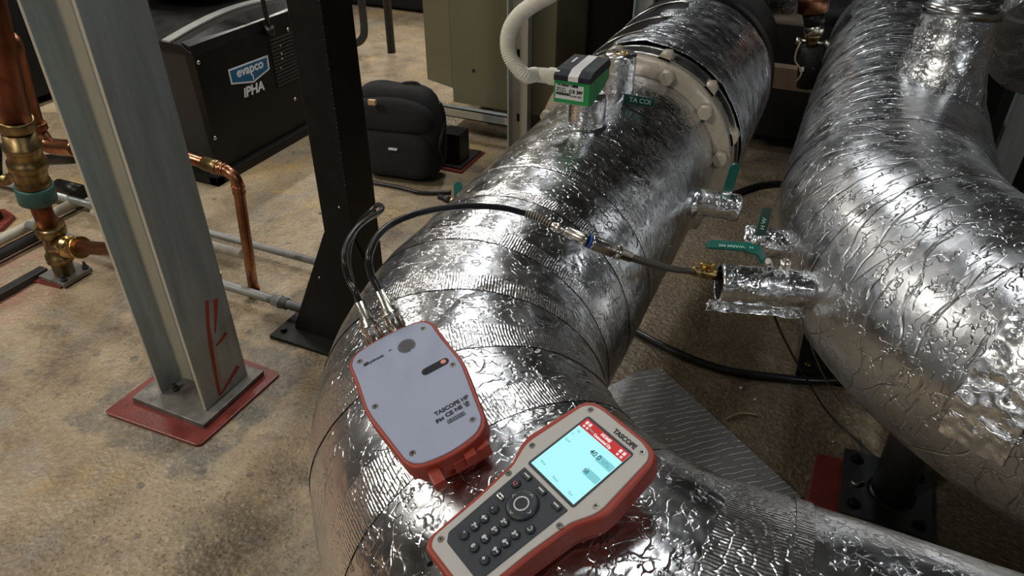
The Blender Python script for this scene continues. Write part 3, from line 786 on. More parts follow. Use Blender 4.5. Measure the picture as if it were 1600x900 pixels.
# ================================================================= galvanized column
CX0, CX1, CY0, CY1 = -1.655, -1.470, 1.072, 1.250
colm = thing('steel_column', 'galvanized H-section steel column with red paint strokes near its foot', 'column', (-1.56, 1.16, 0))
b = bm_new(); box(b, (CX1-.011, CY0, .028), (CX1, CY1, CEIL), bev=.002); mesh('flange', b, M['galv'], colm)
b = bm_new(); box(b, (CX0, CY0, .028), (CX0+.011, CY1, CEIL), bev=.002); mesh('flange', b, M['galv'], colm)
ym = (CY0+CY1)/2
b = bm_new(); fr_ = .014
pf = []
for sx, sy, cx, cy in ((1, -1, CX0+.011, ym-.0035), (-1, -1, CX1-.011, ym-.0035), (-1, 1, CX1-.011, ym+.0035), (1, 1, CX0+.011, ym+.0035)):
    c = (cx+sx*fr_, cy+sy*fr_); A_ = []
    for j in range(7):
        t = PI/2*j/6; A_.append((c[0]-sx*fr_*math.cos(t), c[1]-sy*fr_*math.sin(t)))
    pf += A_ if (sx*sy < 0) else A_[::-1]
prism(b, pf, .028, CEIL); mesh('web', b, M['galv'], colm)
b = bm_new(); box(b, (-1.718, 1.025, .010), (-1.437, 1.285, .028), bev=.002); mesh('base_plate', b, M['plate'], colm)
b = bm_new(); prism(b, smooth_poly([(-1.765, .955), (-1.405, .968), (-1.398, 1.315), (-1.752, 1.33)], .02), 0, .010, bev=.003); mesh('grout_pad', b, M['red_pad'], colm)
for x, y in ((-1.62, 1.105), (-1.51, 1.105), (-1.51, 1.22), (-1.62, 1.22)):
    b = bm_new(); hexa(b, (x, y, .028), (0, 0, 1), .011, .011); cyl(b, (x, y, .036), (x, y, .052), .006, n=12); mesh('anchor_bolt', b, M['dark_metal'], colm)
b = bm_new()
def stroke(bm, pts, w0, w1, x, th=.0008):
    V = []
    for i, (y, z) in enumerate(pts):
        q = pts[min(i+1, len(pts)-1)]; p = pts[max(i-1, 0)]; t = Vector((q[0]-p[0], q[1]-p[1])).normalized(); n_ = Vector((-t.y, t.x))
        w_ = (w0+(w1-w0)*i/(len(pts)-1))/2*(1+.2*noise.noise(Vector((y*30, z*30, 0))))
        a_ = (y+n_.x*w_, z+n_.y*w_); c_ = (y-n_.x*w_, z-n_.y*w_)
        V.append([bm.verts.new((x, *a_)), bm.verts.new((x, *c_)), bm.verts.new((x+th, *c_)), bm.verts.new((x+th, *a_))])
    for r1, r2 in zip(V, V[1:]):
        for k in range(4): bm.faces.new((r1[k], r1[(k+1) % 4], r2[(k+1) % 4], r2[k]))
    bm.faces.new(V[0]); bm.faces.new(V[-1][::-1])
def cpx(x, y): p = onx(x, y, CX1); return (p.y, p.z)
for pl, w0, w1 in (([(323, 470), (325, 510), (330, 545), (336, 580), (343, 615)], .013, .011), ([(337, 467), (337, 495), (336, 520)], .016, .004),
                   ([(372, 572), (360, 592), (348, 612), (342, 618)], .018, .004), ([(353, 520), (345, 532), (338, 540)], .012, .005)):
    stroke(b, [cpx(*p) for p in pl], w0, w1, CX1+.0003)
mesh('paint_mark', b, M['red_mark'], colm, label='red paint strokes')
# small grey conduit standing behind the column foot
gp = thing('copper_stub', 'thin grey pipe with a capped brass head standing behind the column foot', 'pipe', onz(362, 560, 0))
a_ = onz(370, 590, 0); 
c_ = ony(338, 440, a_.y)
b = bm_new(); cyl(b, a_, c_, .009, n=20); mesh('pipe_body', b, M['grey_pipe'], gp)
b = bm_new(); d = (c_-a_).normalized(); prof(b, c_-d*.01, c_+d*.028, [(0, .014), (.5, .014), (.55, .018), (1, .017)], 24); mesh('brass_head', b, M['brass'], gp)

# ================================================================= black post
post = thing('steel_post', 'black painted square steel post with a gusset plate at its foot', 'post', (-1.25, 1.575, 0))
b = bm_new(); box(b, (-1.302, 1.515, .014), (-1.197, 1.645, CEIL), bev=.003); pb = mesh('post_body', b, M['black_paint'], post)
b = bm_new(); prism(b, [(-1.30, .014), (-1.30, .44), (-1.303, .44), (-1.495, .03), (-1.495, .014)], -1.527, -1.515, Matrix(((1, 0, 0, 0), (0, 0, -1, 0), (0, 1, 0, 0), (0, 0, 0, 1)))); mesh('gusset_plate', b, M['black_paint'], post)
b = bm_new(); prism(b, [(-1.20, .014), (-1.20, .44), (-1.197, .44), (-1.03, .03), (-1.03, .014)], -1.527, -1.515, Matrix(((1, 0, 0, 0), (0, 0, -1, 0), (0, 1, 0, 0), (0, 0, 0, 1)))); mesh('gusset_plate', b, M['black_paint'], post)
b = bm_new(); box(b, (-1.555, 1.45, 0), (-1.00, 1.70, .014), bev=.002); mesh('base_plate', b, M['black_paint'], post)
for x, y in ((-1.525, 1.49), (-1.525, 1.66), (-1.04, 1.49)):
    b = bm_new(); hexa(b, (x, y, .014), (0, 0, 1), .011, .012); mesh('anchor_bolt', b, M['black_paint'], post)
for q in ((500, 333), (530, 324), (499, 434)):
    p = ony(q[0], q[1], 1.515 if q[1] < 400 else 1.515); b = bm_new(); prof(b, p+Vector((0, .001, 0)), p-Vector((0, .003, 0)), [(0, .004), (.6, .004), (1, .002)], 12); mesh('rivet', b, M['steel'], post)
b = bm_new()
for i in range(46):
    z = .62+i*.013+random.uniform(-.003, .003)
    if random.random() < .8: p = Vector((-1.1985, 1.5135, z)); bmesh.ops.create_icosphere(b, subdivisions=1, radius=random.uniform(.0018, .0036), matrix=Matrix.Translation(p))
mesh('weld_bead', b, M['black_gloss'], post)

# ================================================================= floor pipes and conduits
def floor_pipe(label, a, bb, r, mat, coup=(), nm='floor_conduit'):
    t = thing(nm, label, 'pipe', (min(a[0], bb[0]), a[1], 0)); b = bm_new(); a = Vector(a); bb = Vector(bb)
    k = 8; cyl(b, a, bb, r, n=24); mesh('pipe_body', b, mat, t)
    d = (bb-a).normalized()
    for s in coup:
        p = a+d*s; b = bm_new(); prof(b, p-d*.03, p+d*.03, [(0, r*1.25), (.42, r*1.25), (.43, r*1.42), (.57, r*1.42), (.58, r*1.25), (1, r*1.25)], 28); mesh('coupling', b, mat, t)
    return t
floor_pipe('grey steel conduit with a coupling running into the black post foot', (-2.9, 1.59, .055), (-1.28, 1.575, .055), .0165, M['grey_pipe'], (1.30,))
floor_pipe('thin dirty grey conduit on the floor beneath the copper drop', (-3.6, 1.865, .045), (-1.35, 1.855, .045), .0145, M['grey_pipe'], (1.05,))
floor_pipe('galvanized pipe at the left edge ending at the copper riser', (-4.2, 1.80, .06), (-2.52, 1.83, .06), .021, M['galv'])
floor_pipe('pale dirty pipe running toward the riser from the left edge', (-2.93, .4, .035), (-2.93, 2.6, .035), .0215, M['pvc'])
floor_pipe('dark grey pipe along the floor nearest the riser foot', (-2.83, .4, .03), (-2.83, 1.62, .03), .019, M['dark_metal'])
floor_pipe('pale short pipe on the floor behind the galvanized column', (-2.75, 1.78, .05), (-1.95, 1.78, .05), .019, M['pvc'])
t = thing('floor_channel', 'dark steel channel strip lying on the red stained floor at the left edge', 'channel', (-2.6, 1.0, 0))
b = bm_new(); box(b, (-2.625, .4, 0), (-2.585, 1.42, .028), bev=.002); mesh('channel_body', b, M['dark_metal'], t)
t = thing('red_base_pad', 'dark red painted pad with black bracket at the left edge', 'pad', onz(5, 342))
b = bm_new(); P = [onz(*q) for q in ((-50, 338), (10, 332), (25, 342), (5, 362), (-60, 372))]; prism(b, [(p.x, p.y) for p in P], 0, .02, bev=.004); mesh('pad_body', b, M['red_pad'], t)
b = bm_new(); p = onz(-8, 350); box(b, (p.x-.05, p.y-.04, .02), (p.x+.03, p.y+.03, .10), bev=.004); mesh('bracket', b, M['black_paint'], t)

# ================================================================= copper drop with elbow
ct = thing('copper_pipe', 'thin copper pipe dropping to the floor with an elbow beside the black cabinet', 'pipe', onz(398, 462))
bot = onz(398, 462, 0); top = ony(372, 290, bot.y-.03); lft = ony(285, 243, bot.y-.03)
d1 = (top-bot).normalized(); dl = Vector((lft.x-top.x, 0, (lft.z-(top.z+.045)))).normalized(); rb = .045
cc = top+dl*rb; el = [top+(d1*math.sin(t)+dl*(1-math.cos(t)))*rb for t in [PI/2*i/10 for i in range(11)]]
b = bm_new(); sweep(b, [bot, bot+(top-bot)*.33, bot+(top-bot)*.66]+el+[el[-1]+dl*.15, el[-1]+dl*.5], .0185, 28); mesh('pipe_body', b, M['copper'], ct)
for p, d, L_ in ((top-d1*.03, d1, .034), (el[-1], dl, .026)):
    b = bm_new(); prof(b, p, p+d*L_, [(0, .0195), (.03, .0215), (.25, .0215), (.3, .0205), (.75, .0205), (.8, .0215), (1, .0215)], 28); mesh('coupling', b, M['copper'], ct)
b = bm_new(); p = el[-1]+dl*.026; prof(b, p, p+dl*.06, [(0, .021), (.1, .024), (.35, .024), (.4, .0225), (1, .0225)], 28); mesh('coupling', b, M['brass'], ct, label='yellow brass coupling')
b = bm_new(); prof(b, bot, bot+d1*.045, [(0, .021), (1, .021)], 28); mesh('floor_sleeve', b, M['copper_dark'], ct)

# ================================================================= big copper riser
rz = thing('copper_riser', 'thick copper riser with brass valve, dark green tape and floor flange', 'pipe', (-2.48, 1.41, 0))
bt = onz(101, 425, .03); r_ = .040
def rp_(x, y): return ony(x, y, bt.y)
pA, pB = rp_(79, 358), rp_(66, 330); pC = rp_(56, 300); pD = rp_(28, 205); pE = rp_(-5, 60)
b = bm_new(); sweep(b, [pA, pB, pC], .034, 32); mesh('pipe_body', b, M['copper_dark'], rz)
b = bm_new(); sweep(b, [pD, pE, pE+(pE-pD)*1.5], .048, 36); mesh('pipe_body', b, M['copper_dark'], rz)
b = bm_new(); d = (pA-bt).normalized()
prof(b, bt+d*.0, pA+d*.02, [(0, .036), (.25, .036), (.27, .046), (.40, .046), (.42, .038), (.80, .038), (.82, .050), (1, .050)], 36); tee = mesh('brass_tee', b, M['brass'], rz)
tc = bt+(pA-bt)*.62; te = ony(150, 388, bt.y-.02); dd = (te-tc).normalized()
b = bm_new(); prof(b, tc, tc+dd*.17, [(0, .038), (.35, .036), (.37, .041), (.60, .041), (.62, .035), (.85, .035), (.87, .040), (1, .040)], 32); mesh('brass_branch', b, M['brass_bright'], tee)
b = bm_new(); cyl(b, tc+dd*.17, tc+dd*.75, .024, n=24); mesh('pipe_body', b, M['copper'], rz)
b = bm_new(); d = (pD-pC).normalized()
prof(b, pC, pD, [(0, .050), (.10, .050), (.12, .055), (.20, .055), (.22, .051), (.40, .054), (.42, .061), (.54, .061), (.56, .053), (.72, .055), (.74, .060), (.80, .060), (.82, .052), (1, .050)], 40); vbod = mesh('valve_body', b, M['brass'], rz)
b = bm_new(); prof(b, pC-d*.035, pC+d*.03, [(0, .058), (.05, .062), (.95, .062), (1, .058)], 36); mesh('tape_wrap', b, M['green_tape'], rz, label='dark green tape')
vs = rp_(36, 272); ve = rp_(5, 281)+Vector((0, -.02, 0)); 
b = bm_new(); prof(b, vs, ve, [(0, .034), (.3, .026), (.32, .018), (.6, .016), (.62, .021), (.8, .021), (.82, .014), (1, .014)], 20); stem = mesh('valve_stem', b, M['brass'], vbod)
b = bm_new(); vt = rp_(-2, 225); sweep(b, [ve, ve+(vt-ve)*.5, vt], [.016, .012, .010], 12); mesh('valve_lever', b, M['black_paint'], stem)
b = bm_new(); cpl = pD+(pE-pD)*.03; d = (pE-pD).normalized(); prof(b, cpl, cpl+d*.04, [(0, .053), (.2, .056), (.8, .056), (1, .053)], 36); mesh('coupling', b, M['brass'], rz)
b = bm_new(); box(b, (bt.x-.075, bt.y-.055, .008), (bt.x+.06, bt.y+.07, .026), bev=.003); mesh('floor_flange', b, M['plate'], rz)
b = bm_new(); P = [onz(*q) for q in ((48, 440), (75, 432), (112, 440), (95, 452))]; prism(b, [(p.x, p.y) for p in P], 0, .008); mesh('grout_pad', b, M['red_pad'], rz)
for x, y in ((-.055, .04), (.045, -.04), (.045, .055)):
    b = bm_new(); hexa(b, (bt.x+x, bt.y+y, .026), (0, 0, 1), .012, .012); cyl(b, (bt.x+x, bt.y+y, .03), (bt.x+x, bt.y+y, .055), .006, n=10); mesh('anchor_bolt', b, M['dark_metal'], rz)

# second, curved copper pipe behind the riser
c2t = thing('copper_pipe', 'bent copper pipe passing between the thick riser and the galvanized column', 'pipe', (-2.7, 1.9, 0))
Yc = 1.62
q = [ony(-30, 62, Yc), ony(-5, 58, Yc), ony(12, 60, Yc), ony(22, 72, Yc), ony(30, 105, Yc), ony(42, 150, Yc), ony(55, 195, Yc), ony(65, 215, Yc), ony(80, 228, Yc), ony(120, 232, Yc)]
b = bm_new(); sweep(b, spline(q, 8), .030, 28); mesh('pipe_body', b, M['copper'], c2t)
for (x, y), (x2, y2) in (((22, 80), (26, 95)), ((28, 102), (32, 118)), ((60, 203), (56, 192))):
    a_ = ony(x, y, Yc); c_ = ony(x2, y2, Yc); b = bm_new(); prof(b, a_, c_, [(0, .032), (.1, .034), (.9, .034), (1, .032)], 28); mesh('coupling', b, M['copper'], c2t)
t = thing('black_fitting', 'black horizontal pipe fitting behind the copper riser', 'fitting', (-2.6, 1.75, .4))
b = bm_new(); a_ = ony(70, 250, 1.75); c_ = ony(150, 245, 1.75); cyl(b, a_, c_, .022, n=20); cyl(b, ony(92, 290, 1.8), ony(130, 300, 1.8), .03, n=20); mesh('fitting_body', b, M['black_paint'], t)

# ================================================================= black equipment cabinet
KX = -2.55; KY0, KY1 = 2.32, 3.25; KH = .60
cab = thing('equipment_cabinet', 'black equipment cabinet with blue badge, side grille and curved top', 'cabinet', (-3.0, 2.8, 0))
b = bm_new(); box(b, (-3.55, KY0+.012, .03), (KX-.02, KY1, KH), bev=.006); mesh('cabinet_body', b, M['cab_side'], cab)
b = bm_new(); prism(b, [(KX-.03, .05), (KX, .03), (KX, .585), (KX-.012, .625), (KX-.05, .640)], -KY1, -KY0-.004, Matrix(((1, 0, 0, 0), (0, 0, -1, 0), (0, 1, 0, 0), (0, 0, 0, 1)))); fp = mesh('front_panel', b, M['black_gloss'], cab)
b = bm_new(); ny = 24
V = []
for i in range(ny+1):
    s = i/ny; y = KY0-.004+(KY1-KY0)*s; zz = KH+.045*math.sin(PI*min(1, s*1.05))
    V.append([b.verts.new((x, y, z)) for x, z in ((KX-.005, .60), (KX-.05, zz+.03), (-3.5, zz+.05), (-3.55, .60))])
for r1, r2 in zip(V, V[1:]):
    for k in range(3): b.faces.new((r1[k], r1[k+1], r2[k+1], r2[k]))
b.faces.new(V[0]); b.faces.new(V[-1][::-1])
mesh('top_cover', b, M['black_paint'], cab)
b = bm_new(); V = []
for i in range(ny+1):
    s = i/ny; y = KY0-.006+(KY1-KY0)*s; zz = KH+.045*math.sin(PI*min(1, s*1.05))
    V.append([b.verts.new((x, y, z)) for x, z in ((KX-.105, zz+.033), (KX-.105, zz+.040), (KX-.150, zz+.042), (KX-.150, zz+.034))])
for r1, r2 in zip(V, V[1:]):
    for k in range(4): b.faces.new((r1[k], r1[(k+1) % 4], r2[(k+1) % 4], r2[k]))
b.faces.new(V[0]); b.faces.new(V[-1][::-1])
mesh('trim_strip', b, simple('brushed_grey_strip', (.34, .34, .32), .4, .3), cab, label='grey metal strip along the top')
for q in ((310, 98), (336, 216), (461, 155), (450, 46)):
    p = onx(q[0], q[1], KX); b = bm_new(); prof(b, p-Vector((.002, 0, 0)), p+Vector((.006, 0, 0)), [(0, .010), (.4, .010), (.7, .008), (1, .004)], 20); mesh('screw', b, M['steel'], fp)
# badge
def K(x, y): p = onx(x, y, KX); return Vector((0, p.y, p.z))
def badge(pl, x, th, mat, nm, par):
    b = bm_new(); P = [K(*q) for q in pl]; prism(b, [(p.y, p.z) for p in P], x, x+th, Matrix(((0, 0, 1, 0), (1, 0, 0, 0), (0, 1, 0, 0), (0, 0, 0, 1)))); return mesh(nm, b, mat, par)
bd = badge([(356, 109), (418, 86), (421, 108), (396, 129), (361, 132)], KX+.0005, .0012, M['white_ink'], 'badge_border', fp)
badge([(358.5, 111), (416, 89.5), (418.5, 107), (395.3, 126), (363, 129)], KX+.0017, .0008, M['badge_blue'], 'badge', bd)
kf = lambda x, y, x2, y2: None
def face_text(b, s, size, c, e, bold, xs=1.0, shear=0.0):
    """text on the cabinet front between two picture points on its mid line"""
    a_, c_ = K(*c), K(*e); ex = Vector((0, 1, 0)); mid = (a_+c_)/2; mid.x = KX+.0028
    dv = Vector((0, c_.y-a_.y, c_.z-a_.z)).normalized()
    ez = Vector((1, 0, 0)); ey = ez.cross(dv)
    text_bm(b, s, size, frame(mid, dv, ey, ez), .0004, bold, 'CENTER', xs, shear)
b = bm_new(); face_text(b, 'evapco', .060, (364, 117), (415, 97), .0016, 1.08)
mesh('lettering', b, M['white_ink'], bd)
b = bm_new(); face_text(b, 'i', .034, (392, 121.5), (398, 119.2), .0018)
mesh('lettering', b, M['white_ink'], bd)
b = bm_new(); face_text(b, 'iPHA', .062, (378, 147), (413, 133), .0022, 1.08, .15); mesh('lettering', b, M['white_ink'], fp)
b = bm_new()
for i in range(14):
    a_ = K(437, 68); z = .30+i*.017; box(b, (KX+.0005, 2.80, z), (KX+.005, 2.99, z+.009), bev=.001)
mesh('grille', b, M['cab_side'], fp)
for q in ((437, 72), (439, 84), (440, 92), (438, 106)):
    p = onx(q[0], q[1], KX); b = bm_new(); prof(b, p, p+Vector((.008, 0, 0)), [(0, .006), (.6, .006), (1, .003)], 12); mesh('indicator_screw', b, M['brass'] if q[1] in (72,) else M['steel'], fp)
b = bm_new(); p = onx(422, 48, KX+.02); cyl(b, p-Vector((0, 0, .02)), p+Vector((0, 0, .02)), .022, n=20); sweep(b, [p, p+Vector((-.005, -.005, .12)), p+Vector((-.01, -.01, .5)), p+Vector((-.01, -.01, 1.1))], .011, 16); mesh('cable_gland', b, M['rubber'], cab)
b = bm_new(); box(b, (-3.5, 2.26, 0), (KX+.03, 2.31, .05), bev=.003); box(b, (KX-.02, 2.26, 0), (KX+.03, 3.25, .045), bev=.003); mesh('skid_rail', b, M['black_paint'], cab)
# black domed machine on top
t = thing('compressor_dome', 'black rounded machine housing standing on top of the black cabinet', 'machine', (-3.0, 2.9, KH+.09))
b = bm_new(); prof(b, (-3.02, 2.88, KH+.10), (-3.02, 2.88, KH+.40), [(0, .20), (.1, .26), (.3, .27), (.8, .25), (1, .18)], 40); mesh('housing', b, M['black_gloss'], t)
b = bm_new(); sweep(b, arc((-3.02, 2.88, KH+.16), .275, 0, 2*PI, (1, 0, 0), (0, 1, 0), 48), .012, 12, caps=False); mesh('hoop', b, M['dark_metal'], t)

# ================================================================= backpack
bk = thing('backpack', 'black backpack standing on the floor behind the black post', 'backpack', onz(640, 295, 0))
A = onz(592, 288, 0); B = onz(684, 300, 0); ex = (B-A).normalized(); ey = Vector((0, 0, 1)).cross(ex).normalized(); wv = (B-A).length
A = A - ex*.15; wv += .14
fmz = frame(A, ex, ey, Vector((0, 0, 1)))
def bag(b, x0, x1, y0, y1, z0, z1, pw=5, seg=26):
    t_ = bmesh.new(); bmesh.ops.create_uvsphere(t_, u_segments=seg*2, v_segments=seg, radius=1)
    for v in t_.verts:
        c = v.co.copy(); k = (abs(c.x)**pw+abs(c.y)**pw+abs(c.z)**pw)**(1/pw); c = c/k
        zz = c.z; hump = 0
        q = Vector(((x0+x1)/2+c.x*(x1-x0)/2*(1-.10*max(0, zz)), (y0+y1)/2+c.y*(y1-y0)/2*(1-.18*max(0, zz)), (z0+z1)/2+zz*(z1-z0)/2))
        q += Vector((noise.noise(q*9), noise.noise(q*9+Vector((5, 0, 0))), noise.noise(q*9+Vector((0, 5, 0)))))*.008
        v.co = q
    for f in t_.faces: f.smooth = True
    merge(b, t_, fmz)
HB = .44
b = bm_new(); bag(b, 0, wv, .05, .22, .012, HB); mesh('bag_body', b, M['black_cloth'], bk)
b = bm_new(); bag(b, .02, wv-.02, .01, .12, .03, .25, 4); mesh('front_pocket', b, M['black_cloth'], bk)
b = bm_new(); bag(b, .015, wv-.015, .03, .13, .24, .40, 3.5); mesh('top_pocket', b, M['black_cloth'], bk)
b = bm_new(); sweep(b, [fmz @ v for v in spline([(wv*.55, .15, HB-.012), (wv*.6, .15, HB+.004), (wv*.72, .16, HB+.004), (wv*.78, .15, HB-.02)], 8)], .008, 10); mesh('carry_handle', b, M['black_cloth'], bk)
for s in (.30, .72):
    b = bm_new(); sweep(b, [fmz @ v for v in spline([(wv+.0, .12, .38), (wv+.012, .13, .3), (wv+.01, .14*s+.02, .2), (wv-.002, .12, .08)], 8)], .008, 8); mesh('side_strap', b, M['black_cloth'], bk)
def bagquad(px_, w_, h_, mat, nm, dx=0):
    fy = -0.004; o_ = fmz @ Vector((0, .0, 0)); nrm_ = ey
    d_ = ray(*px_); t_ = ((fmz @ Vector((0, .012, 0)))-_C).dot(nrm_)/d_.dot(nrm_); p_ = _C+d_*t_
    lo_ = fmz.inverted() @ p_; b = bm_new(); box(b, (lo_.x-w_/2, lo_.y-.006, lo_.z-h_/2), (lo_.x+w_/2, lo_.y+.012, lo_.z+h_/2), fmz, .001); return mesh(nm, b, mat, bk)
bagquad((581, 160), .034, .022, M['patch'], 'logo_patch')
bagquad((614, 233), .042, .008, M['label'], 'reflective_strip')
t = thing('floor_cable', 'black cable on the floor in front of the backpack', 'cable')
b = bm_new(); sweep(b, spline([onz(575, 284, .012), onz(620, 292, .012), onz(660, 301, .012), onz(705, 300, .012)], 10), .008, 12); mesh('cable_sheath', b, M['rubber'], t)

# ================================================================= spring isolator stand
stt = thing('isolator_stand', 'black machine foot with coil spring on a red pad beside the backpack', 'stand', (-1.6, 2.9, 0))
pc = onz(722, 272)
b = bm_new(); P = [onz(*q) for q in ((672, 262), (722, 272), (757, 240), (700, 232))]; prism(b, [(p.x, p.y) for p in P], 0, .012, bev=.003); mesh('grout_pad', b, M['red_pad'], stt)
b = bm_new(); P = [onz(*q, .012) for q in ((680, 257), (720, 266), (752, 238), (702, 231))]; prism(b, [(p.x, p.y) for p in P], .012, .022); mesh('base_plate', b, M['dark_metal'], stt)
b = bm_new(); c = onz(714, 250, .02); box(b, (c.x-.055, c.y-.05, .02), (c.x+.045, c.y+.05, .175), bev=.004); mesh('housing', b, M['black_paint'], stt)
b = bm_new(); c3_ = onz(684, 246, .02); hel = [Vector((c3_.x+.036*math.cos(t), c3_.y+.036*math.sin(t), .028+.118*t/(2*PI*5))) for t in [i*.2 for i in range(int(2*PI*5/.2))]]; sweep(b, hel, .0065, 10); mesh('coil_spring', b, M['white_plastic'], stt, label='pale coil spring')
b = bm_new(); box(b, (c3_.x-.06, c3_.y-.05, .155), (c.x-.02, c.y+.05, .170), bev=.003); mesh('top_plate', b, M['dark_metal'], stt)

# ================================================================= khaki cabinet and strut frame
kh = thing('khaki_cabinet', 'khaki painted metal cabinet standing behind the strut frame', 'cabinet', (-1.5, 3.3, .16))
b = bm_new(); prism(b, [(-2.02, 3.37), (-1.83, 3.30), (-1.83, 3.9), (-2.02, 3.9)], .24, 2.0, bev=.004); mesh('side_panel', b, M['khaki'], kh)
b = bm_new(); box(b, (-1.83, 3.30, .165), (-1.262, 3.9, 2.0), bev=.004); mesh('door_panel', b, M['khaki'], kh)
b = bm_new(); p = ony(740, 110, 3.3); prof(b, p+Vector((0, .002, 0)), p-Vector((0, .004, 0)), [(0, .010), (.7, .010), (1, .006)], 16); mesh('rivet', b, M['cab_side'], kh)
for x in (-1.95, -1.35):
    b = bm_new(); box(b, (x-.04, 3.75, 0), (x+.04, 3.85, .25), bev=.003); mesh('cabinet_foot', b, M['machine'], kh)
def strut(nm, label, lo, hi, horizontal=False):
    t = thing(nm, label, 'strut', (lo[0], lo[1], 0)); b = bm_new()
    x0, y0, z0 = lo; x1, y1, z1 = hi; th = .005
    if horizontal: box(b, lo, (x1, y0+th, z1)); box(b, (x0, y0, z1-th), hi); box(b, (x0, y0, z0), (x1, y1, z0+th))
    else: box(b, lo, (x0+th*1.5, y1, z1)); box(b, (x0, y1-th, z0), hi); box(b, (x1-th, y0, z0), hi)
    mesh('channel', b, M['galv'], t)
    if not horizontal:
        b = bm_new()
        for i in range(5): box(b, (x0+.03, y1-th-.001, .15+i*.32), (x0+.045, y1-th, .19+i*.32))
        mesh('slot', b, M['black_paint'], t)
    return t
strut('strut_upright', 'galvanized channel upright beside the khaki cabinet', (-1.462, 3.18, 0), (-1.355, 3.235, CEIL))
strut('strut_rail', 'galvanized horizontal rail below the khaki cabinet', (-2.25, 3.19, .13), (-1.462, 3.23, .18), True)
strut('strut_upright', 'grey channel upright seen behind the valve body', (-.93, 3.40, 0), (-.84, 3.45, CEIL))
strut('strut_upright', 'thin grey channel upright half hidden behind the valve body', (-.70, 3.55, 0), (-.64, 3.60, CEIL))
t = thing('small_motor', 'black motor foot on the floor right of the strut upright', 'motor', (-1.2, 3.1, 0))
b = bm_new(); box(b, (-1.24, 3.25, 0), (-1.06, 3.42, .10), bev=.01); cyl(b, (-1.24, 3.33, .12), (-1.06, 3.33, .12), .06, n=24); mesh('motor_body', b, M['machine'], t)

# dark plant behind
t = thing('plant_cabinet', 'tall black plant cabinet in the shadow behind both insulated pipes', 'cabinet', (-.3, 4.1, 0))
b = bm_new(); box(b, (-1.25, 3.72, .08), (1.6, 4.6, 2.4), bev=.01); mesh('cabinet_body', b, M['machine'], t)
for x in (-.9, .2, 1.3):
    b = bm_new(); box(b, (x-.1, 3.85, 0), (x+.1, 4.5, .08)); mesh('cabinet_foot', b, M['machine'], t)
t = thing('timber_beam', 'dirty brown beam crossing behind the two insulated pipes', 'beam', (-.1, 3.4, .5))
b = bm_new(); a_ = ony(1185, 118, 3.3); c_ = ony(1262, 140, 3.3); dz = .045; 
prism(b, [(a_.x-.3, a_.z+dz), (c_.x+.2, a_.z+dz), (c_.x+.2, a_.z-dz), (a_.x-.3, a_.z-dz)], -3.36, -3.30, Matrix(((1, 0, 0, 0), (0, 0, -1, 0), (0, 1, 0, 0), (0, 0, 0, 1)))); mesh('beam_body', b, M['wood'], t)
b = bm_new(); box(b, (a_.x-.28, 3.30, 0), (a_.x-.20, 3.36, a_.z-dz)); box(b, (c_.x+.10, 3.30, 0), (c_.x+.18, 3.36, a_.z-dz)); mesh('beam_leg', b, M['machine'], t)

# far machinery at the top
t = thing('machine_leg', 'dark grey round leg standing on the bright floor behind the post', 'leg', onz(612, 84))
b = bm_new(); p = onz(612, 82); cyl(b, p, p+Vector((0, 0, 2.2)), .028, n=24); mesh('leg_tube', b, M['dark_metal'], t)
t = thing('drain_pipe', 'dark bent drain pipe hanging right of the black post at the top', 'pipe', onz(560, 72))
Yd = 4.2; b = bm_new(); sweep(b, spline([ony(563, -60, Yd), ony(565, 0, Yd), ony(569, 45, Yd), ony(566, 60, Yd), ony(556, 67, Yd), ony(535, 66, Yd), ony(500, 62, Yd)], 8), .026, 20); mesh('pipe_body', b, M['dark_metal'], t)
t = thing('far_machine', 'black machine base on the far floor left of the khaki cabinet', 'machine', onz(620, 10))
b = bm_new(); p = onz(640, 20); box(b, (p.x-.9, p.y, .02), (p.x+.7, p.y+.9, 1.3), bev=.03); mesh('machine_body', b, M['machine'], t)
t = thing('far_machine', 'dark machine at the upper left corner behind the copper riser', 'machine', (-4.6, 2.3, 0))
b = bm_new(); box(b, (-5.4, 2.3, .05), (-4.2, 3.6, 1.6), bev=.02); mesh('machine_body', b, M['machine'], t)
t = thing('far_plinth', 'pale panel on the floor beyond the black cabinet', 'panel', (-3.4, 4.2, 0))
b = bm_new(); p = onz(425, 4); box(b, (p.x-.6, p.y, 0), (p.x+.25, p.y+.5, .1), bev=.01); mesh('panel_body', b, M['label'], t)

# brass drain valve with tag (upper right)
t = thing('drain_valve', 'small brass drain valve with a tagged wire hanging between the two pipes', 'valve', ony(1270, 60, 2.5))
Yv = 2.45
def vp(x, y, dy=0): return ony(x, y, Yv+dy)
b = bm_new(); cyl(b, vp(1272, -20), vp(1270, 18), .045, n=24); mesh('copper_pipe_end', b, M['copper'], t)
b = bm_new(); prof(b, vp(1270, 18), vp(1273, 38), [(0, .030), (1, .030)], 24); mesh('black_nut', b, M['black_paint'], t)
b = bm_new(); prof(b, vp(1273, 36), vp(1270, 54), [(0, .026), (.4, .031), (1, .028)], 6); mesh('nickel_nut', b, M['nickel'], t)
b = bm_new(); prof(b, vp(1270, 52), vp(1268, 72), [(0, .022), (.3, .024), (.35, .019), (.7, .019), (1, .015)], 16); mesh('brass_body', b, M['brass_bright'], t)
b = bm_new(); cyl(b, vp(1250, 64), vp(1292, 68), .006, n=10); hexa(b, vp(1250, 64), (-1, 0, 0), .010, .012); hexa(b, vp(1288, 68), (1, 0, 0), .012, .014); mesh('handle_bar', b, M['nickel'], t)
b = bm_new(); cyl(b, vp(1268, 72), vp(1262, 135), .034, n=24); mesh('lower_pipe', b, M['machine'], t)
